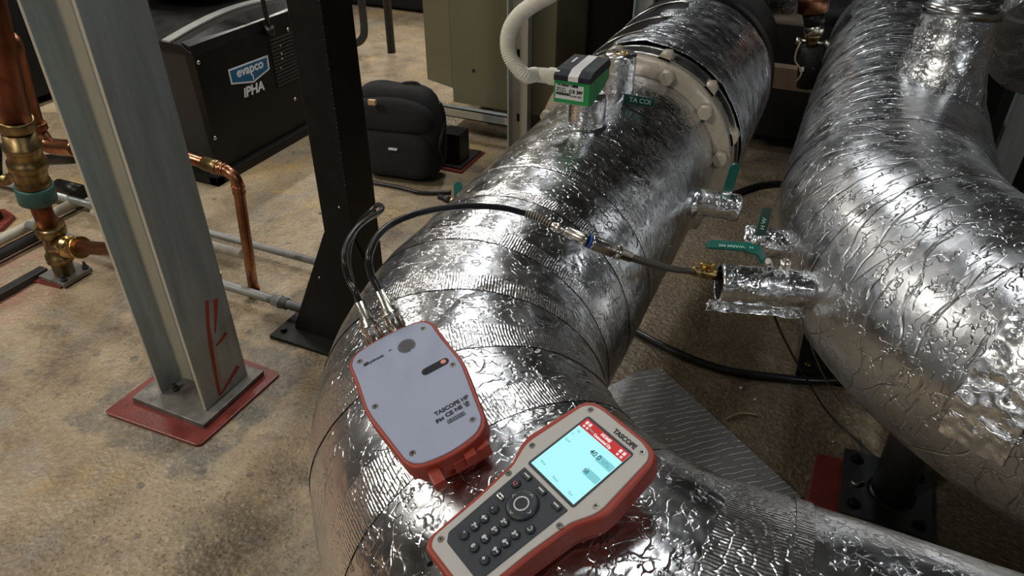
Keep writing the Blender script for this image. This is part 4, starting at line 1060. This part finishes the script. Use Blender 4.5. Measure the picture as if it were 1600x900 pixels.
b = bm_new(); sweep(b, spline([vp(1251, 66, -.03), vp(1244, 82, -.03), vp(1243, 96, -.03), vp(1252, 110, -.03), vp(1250, 120, -.03), vp(1243, 128, -.03)], 8), .0028, 8); mesh('tag_wire', b, M['tan'], t)
b = bm_new(); p = vp(1260, 107, -.03); box(b, (-.020, -.001, -.007), (.020, .001, .007), Matrix.Translation(p) @ Matrix.Rotation(-.35, 4, 'Y')); mesh('paper_tag', b, M['label'], t)
t = thing('cross_pipe', 'grey horizontal pipework in the shadow at the top between the pipes', 'pipe', (-.2, 2.9, 1.1))
b = bm_new(); cyl(b, ony(1150, 12, 3.0), ony(1330, 20, 3.0), .05, n=24); cyl(b, ony(1180, -40, 2.9), ony(1176, 40, 2.9), .03, n=20); mesh('pipe_body', b, M['dark_metal'], t)

# grey uprights at the right edge
t = thing('strut_upright', 'grey steel upright behind the right pipe elbow at the right edge', 'strut', onz(1570, 250))
a_ = ony(1560, 260, 2.35); box_x = a_.x
b = bm_new(); box(b, (a_.x-.02, 2.35, 0), (a_.x+.05, 2.40, 1.12), bev=.003); box(b, (a_.x+.09, 2.30, 0), (a_.x+.20, 2.38, 1.12), bev=.003); mesh('channel', b, M['galv'], t)
t = thing('plant_cabinet', 'black cabinet block behind the neck of the right pipe', 'cabinet', (1.0, 3.0, 0))
b = bm_new(); box(b, (.62, 2.75, .05), (1.9, 3.5, 1.6), bev=.01); mesh('cabinet_body', b, M['machine'], t)
for x in (.7, 1.8):
    b = bm_new(); box(b, (x-.05, 2.9, 0), (x+.05, 3.3, .05)); mesh('cabinet_foot', b, M['machine'], t)

# ================================================================= support leg
sup = thing('pipe_support', 'black round pipe support on a bolted square plate and red pad', 'support', (.363, 1.57, 0))
b = bm_new(); box(b, (.252, 1.455, .012), (.470, 1.690, .030), bev=.002); mesh('base_plate', b, M['black_plate'], sup)
b = bm_new(); prism(b, smooth_poly([(.178, 1.43), (.47, 1.43), (.47, 1.60), (.44, 1.66), (.185, 1.66)], .02), 0, .012, bev=.003); mesh('grout_pad', b, M['red_pad'], sup)
b = bm_new(); cyl(b, (.372, 1.57, .03), (.352, 1.57, .60), .049, n=40); mesh('support_post', b, M['black_plate'], sup)
b = bm_new(); prof(b, (.372, 1.57, .028), (.372, 1.57, .038), [(0, .062), (.5, .056), (1, .049)], 40); mesh('weld_ring', b, M['black_gloss'], sup)
for x, y in ((.285, 1.49), (.438, 1.485), (.285, 1.655), (.438, 1.655)):
    b = bm_new(); prof(b, (x, y, .030), (x, y, .033), [(0, .017), (1, .017)], 20); hexa(b, (x, y, .033), (0, 0, 1), .012, .008); cyl(b, (x, y, .04), (x, y, .047), .007, n=12); mesh('anchor_bolt', b, M['black_gloss'], sup)
b = bm_new(); sweep(b, spline([onz(1330, 752, .033), onz(1338, 757, .036), onz(1350, 753, .034)], 6), [.002]+[.005]*11+[.0015], 8); mesh('bent_clip', b, M['steel'], sup)
# second, far support in the shade
s2 = thing('pipe_support', 'dark support foot in the shade under the right pipe', 'support', (-.02, 1.95, 0))
p = onz(1258, 560); b = bm_new(); box(b, (p.x-.02, p.y-.10, 0), (p.x+.25, p.y+.12, .02), bev=.002); mesh('base_plate', b, M['black_paint'], s2)
b = bm_new(); cyl(b, (p.x+.10, p.y+.04, .02), (p.x+.14, p.y+.04, .585), .042, n=32); mesh('support_post', b, M['black_paint'], s2)
b = bm_new(); hexa(b, (p.x+.01, p.y-.06, .02), (0, 0, 1), .012, .010); mesh('anchor_bolt', b, M['brass'], s2)

# ================================================================= foil board on the floor
fb = thing('foil_board', 'flat foil faced insulation board with fine ridges lying on the floor', 'board', onz(1080, 670))
z = .022
P = [onz(*q, z) for q in ((963, 597), (1000, 580), (1032, 573), (1253, 776), (1237, 789), (1150, 752))]
cut = P + [P[-1]+Vector((-.12, -.20, 0)), P[0]+Vector((-.18, -.30, 0))]
b = bm_new(); prism(b, [(p.x, p.y) for p in cut], 0.002, z, bev=.002); mesh('board_panel', b, M['ribbed'], fb)
# floor cables and wires
t = thing('floor_cable', 'thick black cable curving across the floor between the pipes', 'cable')
b = bm_new(); sweep(b, spline([onz(930, 480, .014), onz(1000, 522, .014), onz(1060, 552, .014), onz(1130, 577, .014), onz(1200, 588, .014), onz(1290, 595, .014), onz(1400, 585, .014), onz(1500, 560, .014)], 10), .0125, 16); mesh('cable_sheath', b, M['rubber'], t)
t = thing('floor_cable', 'black cable lying in shade behind the valve handles', 'cable')
b = bm_new(); sweep(b, spline([onz(1090, 330, .014), onz(1160, 298, .014), onz(1200, 288, .014), onz(1260, 285, .014), onz(1400, 270, .014)], 10), .014, 16); mesh('cable_sheath', b, M['rubber'], t)
t = thing('loose_wire', 'thin grey wire hanging from the torn stub down to the support', 'wire')
b = bm_new(); sweep(b, spline([onz(1206, 478, .74), onz(1212, 500, .66), onz(1228, 535, .5), onz(1250, 575, .3), onz(1290, 640, .03), onz(1330, 680, .008), onz(1366, 712, .008), onz(1400, 740, .008)], 10), [.0026]*71, 8); mesh('wire_strand', b, M['dark_metal'], t)
t = thing('loose_wire', 'pale thin wire running down the left flank of the right pipe', 'wire')
b = bm_new(); sweep(b, spline([onz(1255, 486, .73), onz(1262, 520, .62), onz(1275, 560, .50), onz(1300, 610, .3), onz(1340, 665, .03)], 10), .0018, 8); mesh('wire_strand', b, M['steel'], t)
t = thing('debris_twig', 'small twisted scrap of wire on the floor beyond the foil board', 'debris')
b = bm_new(); sweep(b, spline([onz(1135, 655, .006), onz(1150, 648, .010), onz(1165, 646, .008), onz(1184, 649, .006)], 6), [.003, .004]+[.0035]*16+[.002], 8); mesh('scrap_body', b, M['tan'], t)
for q, r in (((1158, 606), .006), ((1180, 624), .004), ((1302, 690), .004)):
    c = onz(q[0], q[1], r*.5)
    b = bm_new(); bmesh.ops.create_icosphere(b, subdivisions=2, radius=r, matrix=Matrix.Translation(c))
    for v in b.verts: v.co.z = max(.0005, v.co.z*.7+.0005); v.co += Vector((noise.noise(v.co*300), noise.noise(v.co*300+Vector((3, 0, 0))), 0))*.002
    o = mesh('floor_crumb', b, M['label'], None, origin=(c.x, c.y, 0)); tag(o, 'tiny white crumb of insulation lying on the dirty floor', 'debris', 'white crumbs on the floor')

# ================================================================= devices
def dev_frame(pos, ydir, n):
    n = Vector(n).normalized(); y = Vector(ydir); y = (y-n*y.dot(n)).normalized(); return frame(Vector(pos), y.cross(n), y, n)
mm = .001
def sc(pl, k=1.0): return [(x*mm*k, y*mm*k) for x, y in pl]
def inset_strip(bm, outer, inner, z0, z1):
    """ring wall between two outlines of equal count"""
    n = len(outer); A_ = [bm.verts.new((x, y, z0)) for x, y in outer]; B_ = [bm.verts.new((x, y, z1)) for x, y in outer]
    C_ = [bm.verts.new((x, y, z1)) for x, y in inner]; D_ = [bm.verts.new((x, y, z0)) for x, y in inner]
    for i in range(n):
        j = (i+1) % n
        for q, r in ((A_, B_), (B_, C_), (C_, D_), (D_, A_)): f = bm.faces.new((q[i], q[j], r[j], r[i]))
# ---- handset
HF = dev_frame((-.1475, .3855, 1.058), (.4704, .8419, .2646), (-.1572, -.2151, .9639))
hm_ = thing('handheld_meter', 'red and grey handheld meter with lit screen lying on the pipe elbow', 'meter', mat=HF)
right = [(28, 98), (40, 95), (47, 87), (55, 30), (53, 20), (43, 1), (39, -40), (37, -92), (31, -101)]
outl = right + [(-x, y) for x, y in right[::-1]]
ro = smooth_poly(sc(outl), .006, 4)
rbz = [(26, 93.5), (37, 90.5), (42, 84), (48, 27), (46.5, 18), (38.5, 0), (34.5, -40), (33, -89), (27, -96)]
bz = smooth_poly(sc(rbz+[(-x, y) for x, y in rbz[::-1]]), .005, 4)
b = bm_new(); prism(b, ro, -.019, .0012, bev=.003, seg=3); mesh('rubber_bumper', b, M['red_rubber'], hm_, local=True)
b = bm_new(); prism(b, [(x*.84, y*.93) for x, y in ro], -.036, -.018); mesh('back_housing', b, M['red_rubber'], hm_, local=True)
b = bm_new(); prism(b, bz, -.004, .0024, bev=.0006, seg=1); shell = mesh('face_shell', b, M['shell_grey'], hm_, local=True)
b = bm_new(); prism(b, smooth_poly(sc([(-29.5, 80.5), (29.5, 80.5), (31, 10), (-31, 10)]), .003), .002, .0032, bev=.0004, seg=1); sf = mesh('screen_frame', b, M['keypad'], hm_, local=True)
b = bm_new(); prism(b, sc([(-27, 77.5), (28.5, 77.5), (29, 12.5), (-28, 12.5)]), .0030, .0036); mesh('screen', b, M['lcd'], sf, local=True, label='lit cyan screen')
b = bm_new(); prism(b, sc([(-27, 77.5), (28.5, 77.5), (28.7, 67.5), (-27.2, 67.5)]), .0036, .0039); mesh('title_bar', b, M['lcd_red'], sf, local=True, label='red bar across the screen')
b = bm_new(); prism(b, sc([(10, 60), (28, 60), (28, 53), (10, 53)]), .0036, .0038); prism(b, sc([(12, 44), (28, 44), (28, 37), (12, 37)]), .0036, .0038); mesh('value_field', b, M['lcd_dim'], sf, local=True)
b = bm_new(); text_bm(b, '40.0', .0072, T(.007, .0565, .0040), .0001, .0001); text_bm(b, '50', .0055, T(.013, .0400, .0040), .0001, .0001, 'CENTER'); mesh('lettering', b, M['lcd_ink'], sf, local=True)
b = bm_new(); text_bm(b, 'kPa', .0060, T(.020, .0565, .0040), .0001, 0)
for s, x, y in (('Dp', -22, 63), ('Valve', -22, 50), ('q', -24, 58), ('Flow', -20, 20), ('Menu', 0, 17), ('Exit', 20, 17), ('Max', -14, 71)): text_bm(b, s, .0032, T(x*mm, y*mm, .0040), .0001, 0)
mesh('lettering', b, M['lcd_grey'], sf, local=True)
b = bm_new(); text_bm(b, 'HOME', .0042, T(.001, .0745, .0042), .0001, .0002); text_bm(b, 'Connected Dp', .0036, T(.001, .0700, .0042), .0001, .0002)
for x in (-23, -19, 20, 24.5): box(b, ((x-1.6)*mm, .0725, .0040), ((x+1.2)*mm, .0758, .0042)); box(b, ((x-1)*mm, .0690, .0040), ((x+1.2)*mm, .0712, .0042))
mesh('lettering', b, M['lcd_white'], sf, local=True)
b = bm_new(); text_bm(b, 'TASCOPE', .0064, T(.0125, .0855, .0026), .0002, .0003, xs=.98); mesh('lettering', b, M['ink'], shell, local=True)
b = bm_new(); prism(b, smooth_poly(sc([(-29.5, 6), (29.5, 6), (26.5, -78), (20, -84), (-20, -84), (-26.5, -78)]), .0015), .002, .0032, bev=.0004, seg=1); kp = mesh('keypad', b, M['keypad'], hm_, local=True)
b = bm_new(); prof(b, (-.001, -.0185, .0030), (-.001, -.0185, .0062), [(0, .0145), (.6, .0142), (.9, .0125), (1, .0085)], 48); wheel = mesh('direction_pad', b, M['key'], kp, local=True)
b = bm_new(); sweep(b, arc((-.001, -.0185, .0063), .0062, 0, 2*PI, (1, 0, 0), (0, 1, 0), 40), .0007, 8, caps=False)
for a in (0, 1, 2, 3):
    aa = a*PI/2; c = Vector((-.001+math.cos(aa)*.0108, -.0185+math.sin(aa)*.0108, .0058)); u = Vector((math.cos(aa), math.sin(aa), 0)); v_ = Vector((-u.y, u.x, 0))
    for s in (-1, 1): sweep(b, [c+u*.0012, c-u*.0008+v_*s*.0018], .00035, 6)
mesh('pad_marking', b, M['white_ink'], wheel, local=True)
for x in (-20, 0, 20):
    b = bm_new(); box(b, ((x-5)*mm, -.0012, .003), ((x+5)*mm, .0042, .0050), bev=.0012); k_ = mesh('soft_key', b, M['key'], kp, local=True)
    b = bm_new(); box(b, ((x-3.2)*mm, .0012, .0050), ((x+3.2)*mm, .0024, .0053)); mesh('key_marking', b, M['white_ink'], k_, local=True)
keys = [(-21, -10, 'pw'), (-21, -27, 'bt'), (-15, -38, '-'), (-14, -49, '4'), (-14, -59, '7'), (-14, -70, '*'),
        (1, -39, '2'), (1, -49, '5'), (1, -59, '8'), (1, -70, '0'), (16, -39, '3'), (16, -49, '6'), (16, -59, '9'), (16, -70, '+'), (21, -27, 'c')]
keys = [(x, y, s) for x, y, s in keys]
for x, y, s in keys:
    b = bm_new(); r_k = .0042
    if s == 'bt':
        box(b, ((x-3.6)*mm, (y-2.2)*mm, .003), ((x+4.2)*mm, (y+2.6)*mm, .0054), Matrix.Identity(4), .0018)
    else: prof(b, (x*mm, y*mm, .003), (x*mm, y*mm, .0054), [(0, r_k), (.6, r_k), (1, r_k*.75)], 24)
    k_ = mesh('key', b, M['red_led'] if s == 'pw' and False else (M['steel'] if s == 'bt' else M['key']), kp, local=True)
    b = bm_new()
    if s == 'pw': sweep(b, arc((x*mm, y*mm, .0055), .0016, PI*.6, PI*2.4, (1, 0, 0), (0, 1, 0), 18), .00035, 6); mesh('key_marking', b, M['red_led'], k_, local=True)
    elif s == 'bt': text_bm(b, 'ok', .003, T(x*mm, y*mm, .0056), .0001, .0001); mesh('key_marking', b, M['ink'], k_, local=True)
    elif s == 'c': sweep(b, arc((x*mm, y*mm, .0055), .0018, -PI*.8, PI*.6, (1, 0, 0), (0, 1, 0), 18), .0004, 6); mesh('key_marking', b, M['white_ink'], k_, local=True)
    else:
        text_bm(b, s, .0050, T((x-1.2)*mm, y*mm, .0056), .0001, .00025)
        if s in '23456789': text_bm(b, {'2': 'abc', '3': 'def', '4': 'ghi', '5': 'jkl', '6': 'mno', '7': 'pqr', '8': 'tuv', '9': 'wxy'}[s], .0020, T((x+1.6)*mm, (y+.8)*mm, .0056), .0001, .00012)
        mesh('key_marking', b, M['white_ink'], k_, local=True)
for x, y in ((-32.9, 86.3), (32.9, 86.3), (-42.2, 24.6), (42.2, 24.6), (-34.9, -7.8), (34.9, -7.8), (-26.1, -86.3), (26.1, -86.3)):
    b = bm_new(); prof(b, (x*mm, y*mm, .0018), (x*mm, y*mm, .0029), [(0, .0031), (1, .0029), (1, .0016), (.3, .0016)], 24); s_c = mesh('screw', b, M['nickel'], shell, local=True)
    b = bm_new(); prof(b, (x*mm, y*mm, .0029), (x*mm, y*mm, .0031), [(0, .0012), (1, .0012)], 6); mesh('screw_socket', b, M['ink'], s_c, local=True)
t = thing('strap_cord', 'black cord loop beside the lower end of the handheld meter', 'cord', HF @ Vector((-.045, -.09, 0)))
b = bm_new(); sweep(b, [HF @ Vector(p) for p in spline([(-.034, -.075, -.024), (-.044, -.078, -.026), (-.049, -.088, -.026), (-.045, -.100, -.024), (-.03, -.104, -.022)], 8)], .0028, 10); mesh('cord_loop', b, M['rubber'], t)

# ---- sensor box
BF = dev_frame((-.3145, .4632, 1.05), (-.7708, .637, .0122), (-.158, -.21, .965))
sb = thing('sensor_box', 'pale blue grey sensor box with red bumper lying on the pipe elbow', 'sensor', mat=BF)
ro = [(38, 91), (46, 86), (51, 76), (52, 46), (55, 8), (54, -9), (43, -78), (38, -88), (30, -93)]
outb = [(p[0], p[1]) for p in ro]+[(-x, y) for x, y in ro[::-1]]
rw = [(36, 87), (42.5, 83), (47, 74), (48, 44), (51, 7), (50, -8), (39.5, -76), (35, -84), (28, -88.5)]
whb = rw+[(-x, y) for x, y in rw[::-1]]
def bulge(pl, k=0): return [(x, y+(1.5*(1-(x/40)**2) if y > 60 else (-1.5*(1-(x/40)**2) if y < -60 else 0))) for x, y in pl]
def dens(pl):
    out = []
    for i, p in enumerate(pl):
        q = pl[(i+1) % len(pl)]; out.append(p)
        if abs(p[0]-q[0]) > 30: out += [(p[0]+(q[0]-p[0])*k/6, p[1]+(q[1]-p[1])*k/6) for k in range(1, 6)]
    return out
def curve_ends(pl):
    return [(x, y + (5*(1-(x/38)**2) if (y > 80 and abs(x) < 38) else (-5*(1-(x/30)**2) if (y < -86 and abs(x) < 30) else 0))) for x, y in pl]
b = bm_new(); prism(b, smooth_poly(sc(curve_ends(dens(outb))), .004, 3), -.017, .0012, bev=.0025, seg=3); mesh('rubber_bumper', b, M['red_rubber'], sb, local=True)
b = bm_new(); prism(b, [(x*.86, y*.93) for x, y in smooth_poly(sc(curve_ends(dens(outb))), .004, 3)], -.034, -.016); mesh('back_housing', b, M['red_rubber'], sb, local=True)
b = bm_new(); prism(b, smooth_poly(sc(curve_ends(dens(whb))), .003, 3), -.004, .0024, bev=.0006, seg=1); bs = mesh('face_shell', b, M['shell_blue'], sb, local=True)
b = bm_new(); prof(b, (.013, .061, .0018), (.013, .061, .0032), [(0, .0100), (1, .0098), (1, .0082)], 40); ring_ = mesh('button_ring', b, M['stainless'], sb, local=True)
b = bm_new(); prof(b, (.013, .061, .0028), (.013, .061, .0036), [(0, .0082), (1, .0080)], 40); mesh('button', b, simple('grey_rubber_button', (.075, .075, .08), .6), ring_, local=True)
b = bm_new(); sl = [(17+4.6*math.cos(a), 12.5+4.6*math.sin(a)) for a in [PI/2+PI*i/10 for i in range(11)]]+[(38+4.6*math.cos(a), 12.5+4.6*math.sin(a)) for a in [-PI/2+PI*i/10 for i in range(11)]]
prism(b, sc(sl), .002, .0030); slot = mesh('status_window', b, M['lid'], sb, local=True)
b = bm_new(); prof(b, (.037, .0125, .0028), (.037, .0125, .0036), [(0, .0030), (1, .0029)], 24); pw = mesh('power_button', b, M['red_led'], slot, local=True, label='pink ringed power button')
b = bm_new(); sweep(b, arc((.037, .0125, .0037), .0012, PI*.65, PI*2.35, (1, 0, 0), (0, 1, 0), 14), .00025, 6); mesh('button_marking', b, M['white_ink'], pw, local=True)
for x, y in ((-37.7, 73.9), (37.7, 73.9), (-43.6, 2.9), (43.6, 2.9), (-31.4, -73.9), (31.4, -73.9)):
    b = bm_new(); prof(b, (x*mm, y*mm, .0018), (x*mm, y*mm, .0029), [(0, .0034), (1, .0032), (1, .0018), (.3, .0018)], 24); s_c = mesh('screw', b, M['nickel'], bs, local=True)
    b = bm_new(); prof(b, (x*mm, y*mm, .0029), (x*mm, y*mm, .0031), [(0, .0014), (1, .0014)], 6); mesh('screw_socket', b, M['ink'], s_c, local=True)
b = bm_new()
text_bm(b, 'TASCOPE HP', .0068, T(.0215, -.0455, .0026), .0001, .0003, xs=.92)
text_bm(b, 'IP64', .0060, T(.0050, -.0545, .0026), .0001, .0003, xs=.8); text_bm(b, 'CE', .0068, T(.0155, -.0535, .0026), .0001, .0003); text_bm(b, 'NE', .0062, T(.0255, -.0530, .0026), .0001, .0003)
text_bm(b, 'UK', .0040, T(.0345, -.0518, .0026), .0001, .0003); text_bm(b, 'CA', .0030, T(.0345, -.0552, .0026), .0001, .0003)
x = 10.0
random.seed(3)
while x < 28: w_ = random.choice((.5, .7, 1.0)); box(b, (x*mm, -.0645, .0023), ((x+w_)*mm, -.0590, .0026)); x += w_+random.choice((.4, .6))
text_bm(b, 'hydronic', .0058, T(-.022, .0650, .0026), .0001, .0002, xs=.9)
text_bm(b, 'IMI', .0058, T(-.0335, .0650, .0026), .0001, .0005, xs=.6)
sweep(b, [Vector((-.006, .0665, .0025)), Vector((-.004, .0690, .0025)), Vector((-.002, .0665, .0025)), Vector((-.006, .0665, .0025))], .0003, 5)
mesh('lettering', b, M['ink'], bs, local=True)
for x0_ in (-22, 14):
    b = bm_new(); box(b, ((x0_-6)*mm, -.112 if x0_ < 0 else -.104, -.018), ((x0_+6)*mm, -.090, -.006), bev=.002); mesh('clip', b, M['red_rubber'], sb, local=True)
b = bm_new(); box(b, (-.004, -.099, -.026), (.034, -.090, -.010), bev=.002); mesh('port_cover', b, M['red_rubber'], sb, local=True)
for xx in (-13, 14):
    b = bm_new(); prof(b, (xx*mm, .088, -.014), (xx*mm, .103, -.014), [(0, .0085), (1, .0085)], 24); mesh('hose_port', b, M['nickel'], sb, local=True)

# ================================================================= measuring hoses
def connector(parent, a, bdir, L_, r):
    a = Vector(a); d = Vector(bdir).normalized()
    b = bm_new(); prof(b, a, a+d*L_, [(0, r*1.0), (.05, r*1.12), (.10, r*1.12), (.12, r*.98), (.44, r*.98), (.46, r*1.10), (.52, r*1.10), (.54, r*.80), (.62, r*.84), (.64, r*.62), (1, r*.52)], 26)
    o_ = mesh('hose_connector', b, M['nickel'], parent, label='nickel plated quick connector'); 
    b = bm_new()
    for k in range(10):
        an = 2*PI*k/10; u = d.orthogonal().normalized(); v_ = d.cross(u); c = a+(u*math.cos(an)+v_*math.sin(an))*r*.98; sweep(b, [c+d*L_*.16, c+d*L_*.40], r*.09, 6)
    mesh('grip_ridge', b, M['nickel'], o_); return a+d*L_
pa = BF @ Vector((-.013, .100, -.014)); pb_ = BF @ Vector((.014, .100, -.014))
cA = onz(561, 470, 1.085); cB = onz(592, 454, 1.085); dA = (cA-pa).normalized(); dB = (cB-pb_).normalized()
h1 = thing('test_hose', 'black measuring hose curling left from the outer port of the sensor box', 'hose', pa)
eA = connector(h1, pa, dA, (cA-pa).length, .0105)
pts = spline([eA-dA*.006, eA+dA*.012, onz(546, 440, 1.10), onz(538, 410, 1.12), onz(541, 383, 1.13), onz(556, 358, 1.13), onz(575, 342, 1.12), onz(590, 334, 1.10), onz(597, 327, 1.095), onz(595, 321, 1.085), onz(589, 321, 1.07), onz(578, 331, 1.06), onz(561, 349, 1.04), onz(549, 378, 1.01), onz(545, 410, .97), onz(552, 446, .89), onz(562, 490, .76), onz(572, 530, .45), onz(575, 570, .02)], 10)
b = bm_new(); sweep(b, pts, .0034, 12); mesh('hose_tube', b, M['rubber'], h1)
h2 = thing('test_hose', 'black measuring hose arching across the pipe to the brass test point', 'hose', pb_)
eB = connector(h2, pb_, dB, (cB-pb_).length, .0105)
hp = [eB-dB*.006, eB+dB*.012, onz(580, 430, 1.10), onz(576, 402, 1.12), onz(588, 372, 1.13), onz(612, 350, 1.13), onz(650, 334, 1.13), onz(695, 325, 1.115), onz(740, 322, 1.10), onz(785, 325, 1.085), onz(822, 334, 1.07)]
b = bm_new(); sweep(b, spline(hp, 10), .0042, 12); mesh('hose_tube', b, M['rubber'], h2)
c0 = onz(822, 334, 1.07); c1 = onz(862, 352, 1.062)
b = bm_new(); sweep(b, spline([c0, (c0+c1)/2+Vector((0, 0, .002)), c1], 6), .0052, 14); mesh('braided_sleeve', b, M['braid'], h2)
c4 = onz(985, 402, 1.015); c3v = onz(918, 376, 1.048)
b = bm_new(); prof(b, c1, c3v, [(0, .0055), (.08, .0055), (.1, .0068), (.3, .0068), (.32, .0056), (.42, .0056), (.44, .0075), (.9, .0080), (1, .0085)], 24); mesh('hose_connector', b, M['nickel'], h2)
b = bm_new(); dC = (c4-c3v).normalized(); prof(b, c3v, c3v+dC*.004, [(0, .0095), (1, .0095)], 24); mesh('colour_ring', b, M['blue_ring'], h2, label='blue ring')
b = bm_new(); prof(b, c3v+dC*.004, c4, [(0, .0098), (.05, .0100), (.55, .0100), (.57, .0080), (.62, .0080), (.64, .0098), (.72, .0098), (.74, .0078), (1, .0072)], 24); mesh('hose_connector', b, M['nickel'], h2)
c5 = onz(1082, 424, .865)
b = bm_new(); sweep(b, spline([c4, onz(1015, 411, .975), onz(1050, 420, .915), c5], 10), .0056, 14); mesh('braided_sleeve', b, M['braid'], h2)
q2e = onz(1120, 430, .815); dE = (q2e-c5).normalized(); LE = (q2e-c5).length
b = bm_new(); prof(b, c5, q2e+dE*.01, [(0, .0075), (.12, .0085), (.2, .0085), (.22, .0068), (.36, .0068), (.38, .0100), (.95, .0100), (1, .0088)], 24); mesh('hose_connector', b, M['brass_bright'], h2, label='brass end fitting')
b = bm_new(); p = c5+dE*LE*.55+Vector((0, 0, .011)); box(b, (-.012, -.004, -.005), (.012, .004, .009), Matrix.Translation(p), .002); prof(b, p+Vector((.010, 0, .008)), p+Vector((.010, 0, .013)), [(0, .003), (1, .003)], 10); mesh('brass_tag', b, M['brass_bright'], h2)
